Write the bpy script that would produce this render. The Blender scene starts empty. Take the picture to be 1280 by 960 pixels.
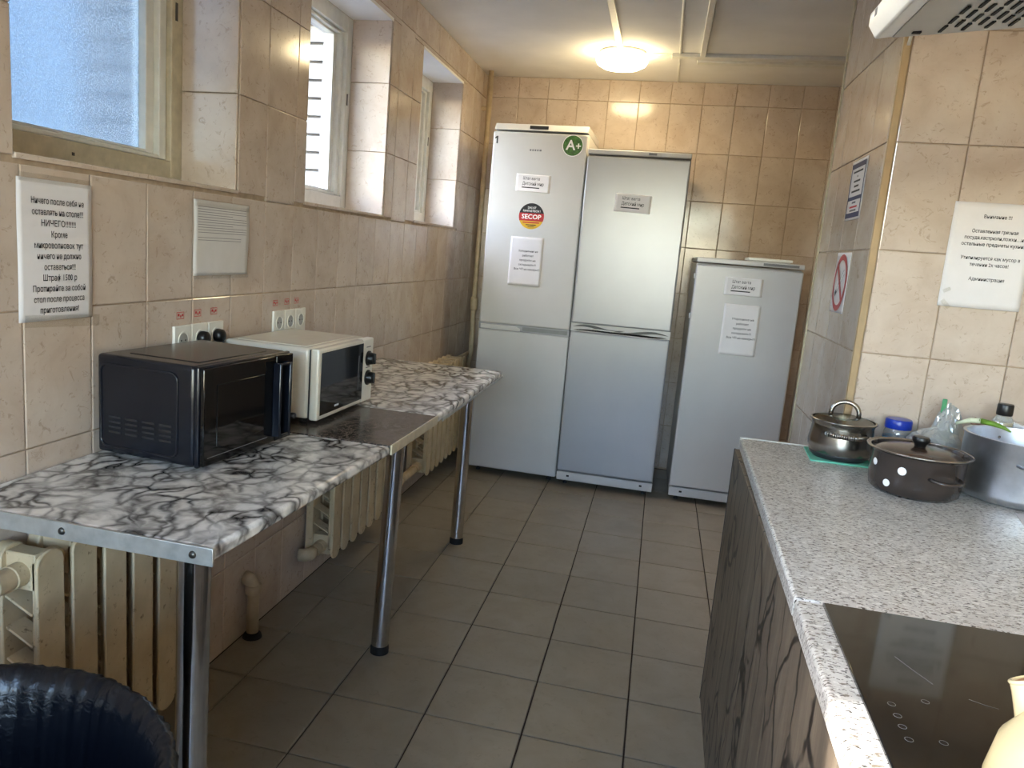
import bpy, bmesh, math, random
from mathutils import Vector, Matrix
random.seed(7)
sc = bpy.context.scene
col = sc.collection
PI = math.pi

# ------------------------------------------------------------------ camera
def make_camera():
    yaw, pitch, roll = -0.2143, -0.1735, 0.0799
    fw = Vector((math.sin(yaw) * math.cos(pitch), math.cos(yaw) * math.cos(pitch), math.sin(pitch)))
    rt = Vector((math.cos(yaw), -math.sin(yaw), 0)); up = rt.cross(fw)
    r2 = math.cos(roll) * rt + math.sin(roll) * up
    u2 = -math.sin(roll) * rt + math.cos(roll) * up
    cd = bpy.data.cameras.new('camera'); co = bpy.data.objects.new('camera', cd); col.objects.link(co)
    m = Matrix((r2, u2, -fw)).transposed().to_4x4(); m.translation = Vector((1.151, -1.7544, 1.4005))
    co.matrix_world = m
    cd.sensor_width = 36.0; cd.lens = 960.46 / 1280 * 36
    cd.shift_x = (640 - 605.3) / 1280; cd.shift_y = 0.0
    cd.clip_start = 0.02; cd.clip_end = 200
    sc.camera = co
make_camera()

# ------------------------------------------------------------------ world, sun, exposure
SUN_EL = math.radians(35.0)
SUN_DIR = Vector((math.cos(SUN_EL) * 0.9958, math.cos(SUN_EL) * 0.0915, -math.sin(SUN_EL)))   # travel direction
def make_world():
    w = bpy.data.worlds.new('sky'); sc.world = w; w.use_nodes = True
    nt = w.node_tree; nt.nodes.clear()
    out = nt.nodes.new('ShaderNodeOutputWorld'); bg = nt.nodes.new('ShaderNodeBackground')
    sky = nt.nodes.new('ShaderNodeTexSky'); sky.sky_type = 'NISHITA'; sky.sun_disc = False
    sky.sun_elevation = SUN_EL; sky.sun_rotation = math.radians(-95); sky.dust_density = 0.9; sky.air_density = 1.15
    nt.links.new(sky.outputs[0], bg.inputs[0]); bg.inputs[1].default_value = 2.0
    nt.links.new(bg.outputs[0], out.inputs[0])
make_world()
sd = bpy.data.lights.new('sun', 'SUN'); sd.energy = 4.5; sd.angle = math.radians(0.6); sd.color = (1.0, 0.93, 0.82)
so = bpy.data.objects.new('sun', sd); col.objects.link(so)
so.rotation_euler = (-SUN_DIR).to_track_quat('Z', 'Y').to_euler(); so.location = (-6, -3, 8)
sc.view_settings.view_transform = 'Standard'; sc.view_settings.look = 'None'
sc.view_settings.gamma = 1.0; sc.view_settings.use_curve_mapping = False
sc.view_settings.exposure = 1.72
sc.cycles.use_denoising = True
sc.cycles.max_bounces = 10; sc.cycles.diffuse_bounces = 6; sc.cycles.glossy_bounces = 5
sc.cycles.transmission_bounces = 8; sc.cycles.transparent_max_bounces = 12
sc.cycles.sample_clamp_indirect = 6.0
sc.cycles.caustics_reflective = False; sc.cycles.caustics_refractive = False
def portal(name, loc, sx, sy, rot):
    d = bpy.data.lights.new(name, 'AREA'); d.shape = 'RECTANGLE'; d.size = sx; d.size_y = sy
    d.cycles.is_portal = True
    o = bpy.data.objects.new(name, d); col.objects.link(o); o.location = loc; o.rotation_euler = rot

# ------------------------------------------------------------------ materials
def C(r, g, b):
    f = lambda v: (v / 255 / 12.92) if v / 255 <= 0.04045 else ((v / 255 + 0.055) / 1.055) ** 2.4
    return (f(r), f(g), f(b), 1)
class NT:
    def __init__(s, name):
        s.m = bpy.data.materials.new(name); s.m.use_nodes = True; s.t = s.m.node_tree
        s.b = s.t.nodes['Principled BSDF']; s.out = s.t.nodes['Material Output']
    def n(s, typ, **kw):
        nd = s.t.nodes.new(typ)
        for k, v in kw.items():
            if k.startswith('i_'):
                key = k[2:]; key = int(key) if key.isdigit() else key
                nd.inputs[key].default_value = v
            else: setattr(nd, k, v)
        return nd
    def l(s, a, b): s.t.links.new(a, b)
    def coords(s, scale=(1, 1, 1), rand=False, kind='Object'):
        tc = s.n('ShaderNodeTexCoord'); mp = s.n('ShaderNodeMapping'); mp.inputs['Scale'].default_value = scale
        src = tc.outputs[kind]
        if rand:
            oi = s.n('ShaderNodeObjectInfo'); mm = s.n('ShaderNodeMath', operation='MULTIPLY'); mm.inputs[1].default_value = 40
            s.l(oi.outputs['Random'], mm.inputs[0]); ad = s.n('ShaderNodeVectorMath', operation='ADD')
            s.l(src, ad.inputs[0]); s.l(mm.outputs[0], ad.inputs[1]); src = ad.outputs[0]
        s.l(src, mp.inputs['Vector']); return mp.outputs[0]
    def noise(s, vec, scale, detail=3, rough=.55, dist=0):
        n = s.n('ShaderNodeTexNoise'); n.inputs['Scale'].default_value = scale; n.inputs['Detail'].default_value = detail
        n.inputs['Roughness'].default_value = rough; n.inputs['Distortion'].default_value = dist
        if vec: s.l(vec, n.inputs['Vector'])
        return n.outputs['Fac']
    def ramp(s, fac, stops):
        r = s.n('ShaderNodeValToRGB'); e = r.color_ramp.elements
        while len(e) < len(stops): e.new(.5)
        for el, (p, c) in zip(e, stops): el.position = p; el.color = c if len(c) == 4 else (*c, 1)
        s.l(fac, r.inputs[0]); return r.outputs[0]
    def mix(s, fac, a, b, mode='MIX'):
        m = s.n('ShaderNodeMix', data_type='RGBA', blend_type=mode)
        for sock, v in ((m.inputs[0], fac), (m.inputs[6], a), (m.inputs[7], b)):
            if hasattr(v, 'is_output'): s.l(v, sock)
            else: sock.default_value = v
        return m.outputs[2]
    def base(s, v):
        if hasattr(v, 'is_output'): s.l(v, s.b.inputs['Base Color'])
        else: s.b.inputs['Base Color'].default_value = v
        return s
    def set(s, rough=None, metal=None, spec=None, coat=None, trans=None, ior=None):
        for k, v in (('Roughness', rough), ('Metallic', metal), ('Specular IOR Level', spec), ('Coat Weight', coat), ('Transmission Weight', trans), ('IOR', ior)):
            if v is None: continue
            if hasattr(v, 'is_output'): s.l(v, s.b.inputs[k])
            else: s.b.inputs[k].default_value = v
        return s
    def bump(s, h, strength=.1, dist=.002):
        b = s.n('ShaderNodeBump'); b.inputs['Strength'].default_value = strength; b.inputs['Distance'].default_value = dist
        s.l(h, b.inputs['Height']); s.l(b.outputs[0], s.b.inputs['Normal']); return s
W4 = (1, 1, 1, 1); K4 = (0, 0, 0, 1)
M = {}
def plain(name, color, rough=.5, metal=0, spec=.5, var=0.06, vscale=18, bump=0, coat=None):
    t = NT(name); v = t.coords(); n = t.noise(v, vscale, 4)
    d = tuple(c * (1 - 2 * var) for c in color[:3]) + (1,); h = tuple(min(1, c * (1 + var)) for c in color[:3]) + (1,)
    t.base(t.ramp(n, [(.3, d), (.7, h)])).set(rough, metal, spec, coat)
    if bump: t.bump(t.noise(v, vscale * 4, 3), bump)
    M[name] = t.m; return t.m
def tile_mat(name, base, dark, light, fleck, rough):
    t = NT(name); v = t.coords(rand=True)
    big = t.noise(v, 7, 5, .6, .6); c = t.ramp(big, [(.3, dark), (.5, base), (.72, light)])
    vein = t.noise(v, 38, 6, .72, 1.2); vm = t.ramp(vein, [(.35, (.62, .62, .62, 1)), (.43, (0, 0, 0, 1))])
    c = t.mix(vm, c, fleck)
    oi = t.n('ShaderNodeObjectInfo'); rm = t.ramp(oi.outputs['Random'], [(0, (.93, .93, .93, 1)), (1, (1.0, 1.0, 1.0, 1))])
    c = t.mix(1.0, c, rm, 'MULTIPLY')
    t.base(c).set(rough, 0, .5); t.bump(t.noise(v, 9, 2), .05, .004); M[name] = t.m
tile_mat('wall_tile', C(202, 186, 170), C(191, 173, 156), C(211, 197, 183), C(164, 142, 122), .13)
tile_mat('floor_tile', C(140, 131, 115), C(132, 123, 107), C(146, 137, 122), C(124, 115, 100), .42)
plain('grout', C(180, 160, 136), .9, var=.12, vscale=30)
plain('grout_floor', C(52, 40, 30), .9, var=.15, vscale=30)
plain('plaster', C(236, 235, 232), .8, var=.04, vscale=3, bump=.05)
plain('plaster_wall', C(205, 186, 160), .6, var=.04, vscale=3)
plain('frame_cream', C(196, 186, 160), .45, var=.10, vscale=25, bump=.15)
plain('frame_white', C(226, 226, 218), .35, var=.04, vscale=25, bump=.08)
plain('corner_trim', C(176, 150, 112), .5, var=.06)
plain('fridge_white', C(202, 201, 199), .22, var=.015, vscale=6)
plain('fridge_silver', C(170, 171, 174), .26, .15, var=.015, vscale=6)
plain('plastic_grey', C(120, 121, 122), .4)
plain('plastic_dark', C(46, 46, 48), .35)
plain('plastic_white', C(228, 226, 216), .3, var=.02)
plain('appliance_cream', C(226, 222, 208), .25, var=.02)
plain('appliance_black', C(15, 19, 28), .22, var=.1)
plain('black_gloss', C(7, 8, 10), .06, var=.1)
plain('knob_black', C(14, 14, 15), .35)
plain('rubber', C(18, 17, 16), .8)
plain('chrome', C(205, 205, 205), .12, 1.0, var=.05, vscale=40)
plain('steel', C(158, 152, 144), .26, 1.0, var=.06, vscale=20)
plain('aluminium', C(205, 208, 214), .40, 1.0, var=.07, vscale=30)
plain('alu_strip', C(190, 192, 190), .4, .7, var=.1, vscale=40)
plain('screw', C(90, 88, 84), .4, .9)
plain('pipe_paint', C(188, 168, 136), .5, var=.1, vscale=20, bump=.15)
plain('paper', C(230, 227, 227), .65, var=.015, vscale=12)
plain('paper_old', C(220, 218, 215), .45, var=.03, vscale=12)
plain('ink', C(28, 28, 32), .6, var=.02)
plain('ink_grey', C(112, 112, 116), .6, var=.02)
plain('ink_red', C(196, 52, 58), .6, var=.02)
plain('ink_blue', C(44, 52, 92), .6, var=.02)
plain('ink_white', C(240, 240, 238), .5, var=.01)
plain('sticker_green', C(64, 112, 44), .35, var=.35, vscale=60)
plain('sticker_red', C(178, 34, 40), .35, var=.03)
plain('sticker_gold', C(214, 170, 40), .35, var=.05)
plain('enamel_brown', C(58, 50, 46), .14, var=.06)
plain('enamel_brown_lid', C(66, 50, 42), .2, var=.08)
plain('enamel_cream', C(226, 212, 166), .16, var=.04)
plain('enamel_chip', C(30, 32, 48), .4)
plain('rust', C(168, 112, 62), .7, var=.2, vscale=60)
plain('cloth_teal', C(112, 196, 168), .85, var=.06, vscale=60, bump=.3)
plain('plastic_blue', C(22, 52, 160), .3)
plain('label_blue', C(70, 132, 176), .4, var=.2, vscale=40)
plain('green_veg', C(112, 150, 48), .5, var=.25, vscale=40)
plain('onion_white', C(216, 222, 190), .4, var=.1, vscale=30)
plain('clip_green', C(76, 150, 104), .35)
plain('oil', C(196, 160, 62), .15, var=.08)
plain('package_red', C(156, 30, 36), .4, var=.1)
plain('brick', C(158, 153, 148), .85, var=.12, vscale=30, bump=.3)
plain('brick_joint', C(90, 87, 84), .9, var=.1)
plain('facade', C(150, 158, 168), .9, var=.08, vscale=2)
plain('facade_roof', C(96, 92, 90), .9)
plain('facade_glass', C(70, 84, 100), .1)
plain('earth', C(120, 116, 113), .95, var=.2, vscale=4)
plain('hood_white', C(220, 222, 222), .3, .1, var=.02)
plain('hood_grey', C(176, 174, 168), .4, .2, var=.04, vscale=10)
plain('slot_dark', C(24, 22, 20), .8)
plain('twine', C(170, 130, 110), .8)

def rad_mat():
    t = NT('radiator_paint'); v = t.coords(rand=True)
    c = t.ramp(t.noise(v, 12, 4), [(.3, C(186, 166, 132)), (.7, C(206, 188, 154))])
    dirt = t.ramp(t.noise(v, 46, 5, .7), [(.60, K4), (.72, W4)])
    t.base(t.mix(dirt, c, C(120, 98, 70))).set(.48); t.bump(t.noise(v, 60, 3), .2); M['radiator_paint'] = t.m
rad_mat()
def marble_mat():
    t = NT('marble_white'); v = t.coords((1, 1, 1))
    n = t.n('ShaderNodeTexNoise'); n.inputs['Scale'].default_value = 5; n.inputs['Detail'].default_value = 4; t.l(v, n.inputs['Vector'])
    sub = t.n('ShaderNodeVectorMath', operation='SUBTRACT'); sub.inputs[1].default_value = (.5, .5, .5); t.l(n.outputs['Color'], sub.inputs[0])
    mul = t.n('ShaderNodeVectorMath', operation='SCALE'); mul.inputs['Scale'].default_value = .22; t.l(sub.outputs[0], mul.inputs[0])
    add = t.n('ShaderNodeVectorMath', operation='ADD'); t.l(v, add.inputs[0]); t.l(mul.outputs[0], add.inputs[1])
    mp = t.n('ShaderNodeMapping'); mp.inputs['Rotation'].default_value = (0, 0, .5); mp.inputs['Scale'].default_value = (.95, .62, 1); t.l(add.outputs[0], mp.inputs['Vector'])
    vo = t.n('ShaderNodeTexVoronoi', feature='DISTANCE_TO_EDGE'); vo.inputs['Scale'].default_value = 20; t.l(mp.outputs[0], vo.inputs['Vector'])
    vein = t.ramp(vo.outputs['Distance'], [(0, (1, 1, 1, 1)), (.06, (.78, .78, .78, 1)), (.15, (.26, .26, .26, 1)), (.30, K4)])
    mask = t.ramp(t.noise(v, 7, 3), [(.33, (.25, .25, .25, 1)), (.58, W4)])
    f = t.mix(1.0, vein, mask, 'MULTIPLY')
    cloud = t.ramp(t.noise(v, 10, 5, .62, 1.2), [(.48, K4), (.70, (.75, .75, .75, 1))])
    c = t.mix(cloud, C(240, 238, 233), C(128, 121, 116))
    c = t.mix(f, c, C(44, 38, 36))
    t.base(c).set(.2); M['marble_white'] = t.m
marble_mat()
def marble_black():
    t = NT('marble_black'); v = t.coords()
    c = t.ramp(t.noise(v, 6, 5, .65, 1.5), [(.35, C(20, 19, 19)), (.6, C(46, 41, 38)), (.75, C(84, 76, 70))])
    ve = t.ramp(t.noise(v, 14, 8, .75, 2.5), [(.48, K4), (.503, (.8, .8, .8, 1)), (.526, K4)])
    t.base(t.mix(ve, c, C(176, 156, 146))).set(.22); M['marble_black'] = t.m
marble_black()
def granite():
    t = NT('granite_worktop'); v = t.coords((1, 1, 1))
    c = t.ramp(t.noise(v, 16, 3), [(.35, C(198, 196, 189)), (.65, C(213, 212, 206))])
    v2 = t.coords((1.0, 2.1, 1.5))
    d1 = t.ramp(t.noise(v2, 85, 3, .6), [(.575, K4), (.61, W4)])
    c = t.mix(d1, c, C(122, 114, 100))
    d2 = t.ramp(t.noise(v2, 120, 2, .5), [(.60, K4), (.63, W4)])
    c = t.mix(d2, c, C(62, 58, 54))
    d3 = t.ramp(t.noise(v2, 70, 2, .5), [(.60, K4), (.65, W4)])
    c = t.mix(d3, c, C(230, 229, 224))
    t.base(c).set(.3); M['granite_worktop'] = t.m
granite()
def woodpanel():
    t = NT('dark_wood_panel'); v = t.coords((1, 1, .12))
    c = t.ramp(t.noise(v, 30, 6, .65, .6), [(.3, C(88, 78, 66)), (.55, C(112, 101, 86)), (.75, C(136, 124, 106))])
    v0 = t.coords((1, 1, 1)); n = t.n('ShaderNodeTexNoise'); n.inputs['Scale'].default_value = 6; n.inputs['Detail'].default_value = 3; t.l(v0, n.inputs['Vector'])
    sub = t.n('ShaderNodeVectorMath', operation='SCALE'); sub.inputs['Scale'].default_value = .10; t.l(n.outputs['Color'], sub.inputs[0])
    add = t.n('ShaderNodeVectorMath', operation='ADD'); t.l(v0, add.inputs[0]); t.l(sub.outputs[0], add.inputs[1])
    mp = t.n('ShaderNodeMapping'); mp.inputs['Scale'].default_value = (1, 1, .30); t.l(add.outputs[0], mp.inputs['Vector'])
    vo = t.n('ShaderNodeTexVoronoi', feature='DISTANCE_TO_EDGE'); vo.inputs['Scale'].default_value = 8; t.l(mp.outputs[0], vo.inputs['Vector'])
    vein = t.ramp(vo.outputs['Distance'], [(0, W4), (.016, (.9, .9, .9, 1)), (.032, K4)])
    mask = t.ramp(t.noise(v0, 6, 2), [(.36, (.15, .15, .15, 1)), (.5, W4)])
    f = t.mix(1.0, vein, mask, 'MULTIPLY')
    t.base(t.mix(f, c, C(34, 28, 24))).set(.5); M['dark_wood_panel'] = t.m
woodpanel()
def glass_mats():
    t = NT('clear_glass'); t.t.nodes.remove(t.b)
    tr = t.n('ShaderNodeBsdfTransparent'); tr.inputs[0].default_value = (.95, .945, .955, 1)
    gl = t.n('ShaderNodeBsdfGlossy'); gl.inputs['Roughness'].default_value = .03
    lw = t.n('ShaderNodeLayerWeight'); lw.inputs[0].default_value = .5
    pw = t.n('ShaderNodeMath', operation='POWER'); pw.inputs[1].default_value = 5; t.l(lw.outputs['Facing'], pw.inputs[0])
    fr = t.n('ShaderNodeMath', operation='MULTIPLY_ADD'); fr.inputs[1].default_value = .5; fr.inputs[2].default_value = .03; t.l(pw.outputs[0], fr.inputs[0])
    mx = t.n('ShaderNodeMixShader'); t.l(fr.outputs[0], mx.inputs[0]); t.l(tr.outputs[0], mx.inputs[1]); t.l(gl.outputs[0], mx.inputs[2])
    t.l(mx.outputs[0], t.out.inputs[0]); M['clear_glass'] = t.m
    t = NT('frosted_film_glass'); t.t.nodes.remove(t.b); v = t.coords()
    n = t.noise(v, 260, 3, .7); big = t.noise(v, 9, 3)
    rf = t.n('ShaderNodeBsdfRefraction'); rf.inputs['IOR'].default_value = 1.06; rf.inputs['Roughness'].default_value = .10
    t.l(t.ramp(n, [(.36, (.25, .27, .295, 1)), (.5, (.32, .34, .365, 1)), (.66, (.56, .585, .60, 1))]), rf.inputs['Color'])
    bp = t.n('ShaderNodeBump'); bp.inputs['Strength'].default_value = .6; bp.inputs['Distance'].default_value = .003; t.l(n, bp.inputs['Height']); t.l(bp.outputs[0], rf.inputs['Normal'])
    tl = t.n('ShaderNodeBsdfTranslucent'); tl.inputs[0].default_value = (.22, .26, .30, 1)
    tr = t.n('ShaderNodeBsdfTransparent'); tr.inputs[0].default_value = (.30, .38, .46, 1)
    m1 = t.n('ShaderNodeMixShader'); m1.inputs[0].default_value = .35; t.l(rf.outputs[0], m1.inputs[1]); t.l(tl.outputs[0], m1.inputs[2])
    m2 = t.n('ShaderNodeMixShader'); r = t.ramp(n, [(.5, (.1, .1, .1, 1)), (.62, (.55, .55, .55, 1))]); t.l(r, m2.inputs[0]); t.l(m1.outputs[0], m2.inputs[1]); t.l(tr.outputs[0], m2.inputs[2])
    t.l(m2.outputs[0], t.out.inputs[0]); M['frosted_film_glass'] = t.m
    t = NT('jar_plastic'); t.t.nodes.remove(t.b)
    tr = t.n('ShaderNodeBsdfTransparent'); tr.inputs[0].default_value = (.82, .86, .86, 1)
    df = t.n('ShaderNodeBsdfDiffuse'); df.inputs[0].default_value = (.7, .74, .74, 1)
    gl = t.n('ShaderNodeBsdfGlossy'); gl.inputs['Roughness'].default_value = .08
    m1 = t.n('ShaderNodeMixShader'); m1.inputs[0].default_value = .25; t.l(tr.outputs[0], m1.inputs[1]); t.l(df.outputs[0], m1.inputs[2])
    m2 = t.n('ShaderNodeMixShader'); m2.inputs[0].default_value = .1; t.l(m1.outputs[0], m2.inputs[1]); t.l(gl.outputs[0], m2.inputs[2])
    t.l(m2.outputs[0], t.out.inputs[0]); M['jar_plastic'] = t.m
    t = NT('bag_film'); t.t.nodes.remove(t.b)
    tr = t.n('ShaderNodeBsdfTransparent'); tr.inputs[0].default_value = (.93, .95, .95, 1)
    df = t.n('ShaderNodeBsdfTranslucent'); df.inputs[0].default_value = (.8, .82, .82, 1)
    d2 = t.n('ShaderNodeBsdfDiffuse'); d2.inputs[0].default_value = (.8, .82, .8, 1)
    gl = t.n('ShaderNodeBsdfGlossy'); gl.inputs['Roughness'].default_value = .12
    m0 = t.n('ShaderNodeMixShader'); t.l(df.outputs[0], m0.inputs[1]); t.l(d2.outputs[0], m0.inputs[2])
    m1 = t.n('ShaderNodeMixShader'); m1.inputs[0].default_value = .55; t.l(tr.outputs[0], m1.inputs[1]); t.l(m0.outputs[0], m1.inputs[2])
    m2 = t.n('ShaderNodeMixShader'); m2.inputs[0].default_value = .14; t.l(m1.outputs[0], m2.inputs[1]); t.l(gl.outputs[0], m2.inputs[2])
    t.l(m2.outputs[0], t.out.inputs[0]); M['bag_film'] = t.m
    t = NT('clear_tape'); t.t.nodes.remove(t.b)
    tr = t.n('ShaderNodeBsdfTransparent'); tr.inputs[0].default_value = (.97, .97, .96, 1)
    gl = t.n('ShaderNodeBsdfGlossy'); gl.inputs['Roughness'].default_value = .15
    m2 = t.n('ShaderNodeMixShader'); m2.inputs[0].default_value = .06; t.l(tr.outputs[0], m2.inputs[1]); t.l(gl.outputs[0], m2.inputs[2])
    t.l(m2.outputs[0], t.out.inputs[0]); M['clear_tape'] = t.m
    t = NT('lid_glass'); t.t.nodes.remove(t.b)
    tr = t.n('ShaderNodeBsdfTransparent'); tr.inputs[0].default_value = (.42, .42, .38, 1)
    gl = t.n('ShaderNodeBsdfGlossy'); gl.inputs['Roughness'].default_value = .08; gl.inputs[0].default_value = (.7, .7, .66, 1)
    m2 = t.n('ShaderNodeMixShader'); m2.inputs[0].default_value = .35; t.l(tr.outputs[0], m2.inputs[1]); t.l(gl.outputs[0], m2.inputs[2])
    t.l(m2.outputs[0], t.out.inputs[0]); M['lid_glass'] = t.m
    t = NT('liner_film'); v = t.coords(); t.base(C(8, 11, 18)).set(.26, 0, .35); t.bump(t.noise(v, 60, 4, .6, 1), .35, .004); M['liner_film'] = t.m
    t = NT('lamp_diffuser'); t.base(C(255, 244, 214)).set(.5)
    t.b.inputs['Emission Color'].default_value = (1.0, .80, .46, 1); t.b.inputs['Emission Strength'].default_value = 11.0; M['lamp_diffuser'] = t.m
glass_mats()

# ------------------------------------------------------------------ mesh helpers
class MB:
    def __init__(s): s.v = []; s.f = []
    def add(s, vs, fs):
        o = len(s.v); s.v += [tuple(p) for p in vs]; s.f += [tuple(i + o for i in f) for f in fs]; return s
    def box(s, x0, x1, y0, y1, z0, z1):
        return s.add([(x0, y0, z0), (x1, y0, z0), (x1, y1, z0), (x0, y1, z0), (x0, y0, z1), (x1, y0, z1), (x1, y1, z1), (x0, y1, z1)],
                     [(0, 3, 2, 1), (4, 5, 6, 7), (0, 1, 5, 4), (1, 2, 6, 5), (2, 3, 7, 6), (3, 0, 4, 7)])
    def prism(s, pts, z0, z1):
        n = len(pts); vs = [(x, y, z0) for x, y in pts] + [(x, y, z1) for x, y in pts]
        return s.add(vs, [tuple(range(n - 1, -1, -1)), tuple(range(n, 2 * n))] + [(i, (i + 1) % n, n + (i + 1) % n, n + i) for i in range(n)])
    def prism_axis(s, pts, a0, a1, axis):
        """pts in the two other axes; axis 0: pts=(y,z); axis 1: pts=(x,z)"""
        n = len(pts)
        def mk(a, p): return (a, p[0], p[1]) if axis == 0 else (p[0], a, p[1])
        vs = [mk(a0, p) for p in pts] + [mk(a1, p) for p in pts]
        return s.add(vs, [tuple(range(n - 1, -1, -1)), tuple(range(n, 2 * n))] + [(i, (i + 1) % n, n + (i + 1) % n, n + i) for i in range(n)])
    def lathe(s, prof, n=32, c=(0, 0, 0), sx=1, sy=1, cap=True):
        vs = []; fs = []
        for r, z in prof:
            for k in range(n):
                a = 2 * PI * k / n; vs.append((c[0] + r * math.cos(a) * sx, c[1] + r * math.sin(a) * sy, c[2] + z))
        for j in range(len(prof) - 1):
            for k in range(n):
                a = j * n + k; b = j * n + (k + 1) % n; fs.append((a, b, b + n, a + n))
        if cap:
            fs.append(tuple(range(n - 1, -1, -1))); m = (len(prof) - 1) * n; fs.append(tuple(range(m, m + n)))
        return s.add(vs, fs)
    def tube(s, path, r, n=12, closed=False):
        P = [Vector(p) for p in path]; L = len(P); rs = r if isinstance(r, (list, tuple)) else [r] * L
        vs = []; fs = []; up = None
        for i in range(L):
            if closed: d = P[(i + 1) % L] - P[i - 1]
            else: d = P[min(i + 1, L - 1)] - P[max(i - 1, 0)]
            d.normalize()
            if up is None: up = Vector((0, 0, 1)) if abs(d.z) < .9 else Vector((1, 0, 0))
            sd_ = d.cross(up)
            if sd_.length < 1e-5: up = Vector((1, .3, .1)); sd_ = d.cross(up)
            sd_.normalize(); up = sd_.cross(d).normalized()
            for k in range(n):
                a = 2 * PI * k / n; vs.append(P[i] + (sd_ * math.cos(a) + up * math.sin(a)) * rs[i])
        for i in range(L if closed else L - 1):
            j = (i + 1) % L
            for k in range(n): fs.append((i * n + k, i * n + (k + 1) % n, j * n + (k + 1) % n, j * n + k))
        if not closed: fs.append(tuple(range(n - 1, -1, -1))); fs.append(tuple(range((L - 1) * n, L * n)))
        return s.add(vs, fs)
    def mesh(s, name, smooth=False):
        me = bpy.data.meshes.new(name); me.from_pydata(s.v, [], s.f); me.validate()
        bm = bmesh.new(); bm.from_mesh(me); bmesh.ops.recalc_face_normals(bm, faces=bm.faces); bm.to_mesh(me); bm.free()
        if smooth:
            for p in me.polygons: p.use_smooth = True
        return me
    def build(s, name, mat, parent=None, smooth=False, bevel=0, seg=2, loc=(0, 0, 0), rot=(0, 0, 0), auto=None):
        me = s.mesh(name, smooth); me.materials.append(M[mat] if isinstance(mat, str) else mat)
        if auto is not None: me.set_sharp_from_angle(angle=math.radians(auto))
        return link(name, me, parent, loc, rot, bevel, seg)
def link(name, me, parent=None, loc=(0, 0, 0), rot=(0, 0, 0), bevel=0, seg=2):
    o = bpy.data.objects.new(name, me); col.objects.link(o); o.parent = parent; o.location = loc; o.rotation_euler = rot
    if bevel:
        m = o.modifiers.new('bevel', 'BEVEL'); m.width = bevel; m.segments = seg; m.limit_method = 'ANGLE'; m.angle_limit = math.radians(35)
        m.harden_normals = False
        for p in me.polygons: p.use_smooth = True
        me.set_sharp_from_angle(angle=math.radians(35))
    return o
def thing(name, label, cat, loc=(0, 0, 0), rz=0, group=None):
    o = bpy.data.objects.new(name, None); col.objects.link(o); o.empty_display_size = .05
    o.location = loc; o.rotation_euler = (0, 0, rz); return tag(o, label, cat, group)
def tag(o, label, cat, group=None):
    o['label'] = label; o['category'] = cat
    if group: o['group'] = group
    return o
def struct(o, label=None):
    o['kind'] = 'structure'
    if label: o['label'] = label
    return o

# ------------------------------------------------------------------ room constants
LW, FW, CZ = -0.14, 3.55, 2.548
PX, NY, PF = 1.725, 0.695, 1.476          # partition face, its near end (notice wall), its far end
RW, BK, R2 = 2.34, -3.7, 2.95
WINS = [(-2.94, -2.10), (-1.68, -0.84), (-0.414, 0.426), (0.88, 1.69), (2.14, 2.93)]
WZ0, WZ1 = 1.51, 2.375
FX = -0.33                                 # inner face of window frames
OX0, OX1 = -0.42, -0.70                    # brick skin

# tiles ---------------------------------------------------------------
tile_cache = {}
def tile_mesh(w, h, t, mat):
    k = (round(w, 3), round(h, 3), t, mat)
    if k in tile_cache: return tile_cache[k]
    a, b = w / 2, h / 2; c = min(.0022, a * .3, b * .3)
    vs = [(-a, -b, 0), (a, -b, 0), (a, b, 0), (-a, b, 0), (-a, -b, t - c * .6), (a, -b, t - c * .6), (a, b, t - c * .6), (-a, b, t - c * .6),
          (-a + c, -b + c, t), (a - c, -b + c, t), (a - c, b - c, t), (-a + c, b - c, t)]
    fs = [(8, 9, 10, 11)]
    for i in range(4):
        j = (i + 1) % 4; fs += [(i, j, 4 + j, 4 + i), (4 + i, 4 + j, 8 + j, 8 + i)]
    me = bpy.data.meshes.new('tile'); me.from_pydata(vs, [], fs); me.materials.append(M[mat]); tile_cache[k] = me
    return me
def cut(rects, hole):
    out = []
    hx0, hx1, hy0, hy1 = hole
    for x0, x1, y0, y1 in rects:
        if hx1 <= x0 or hx0 >= x1 or hy1 <= y0 or hy0 >= y1: out.append((x0, x1, y0, y1)); continue
        if hy0 > y0: out.append((x0, x1, y0, hy0))
        if hy1 < y1: out.append((x0, x1, hy1, y1))
        m0, m1 = max(y0, hy0), min(y1, hy1)
        if hx0 > x0: out.append((x0, hx0, m0, m1))
        if hx1 < x1: out.append((hx1, x1, m0, m1))
    return out
def lines(a, b, off, pitch):
    k = math.floor((a - off) / pitch) + 1; r = [a]
    while off + k * pitch < b - 1e-6:
        if off + k * pitch > a + 1e-6: r.append(off + k * pitch)
        k += 1
    return r + [b]
tile_tilts = {}
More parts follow.
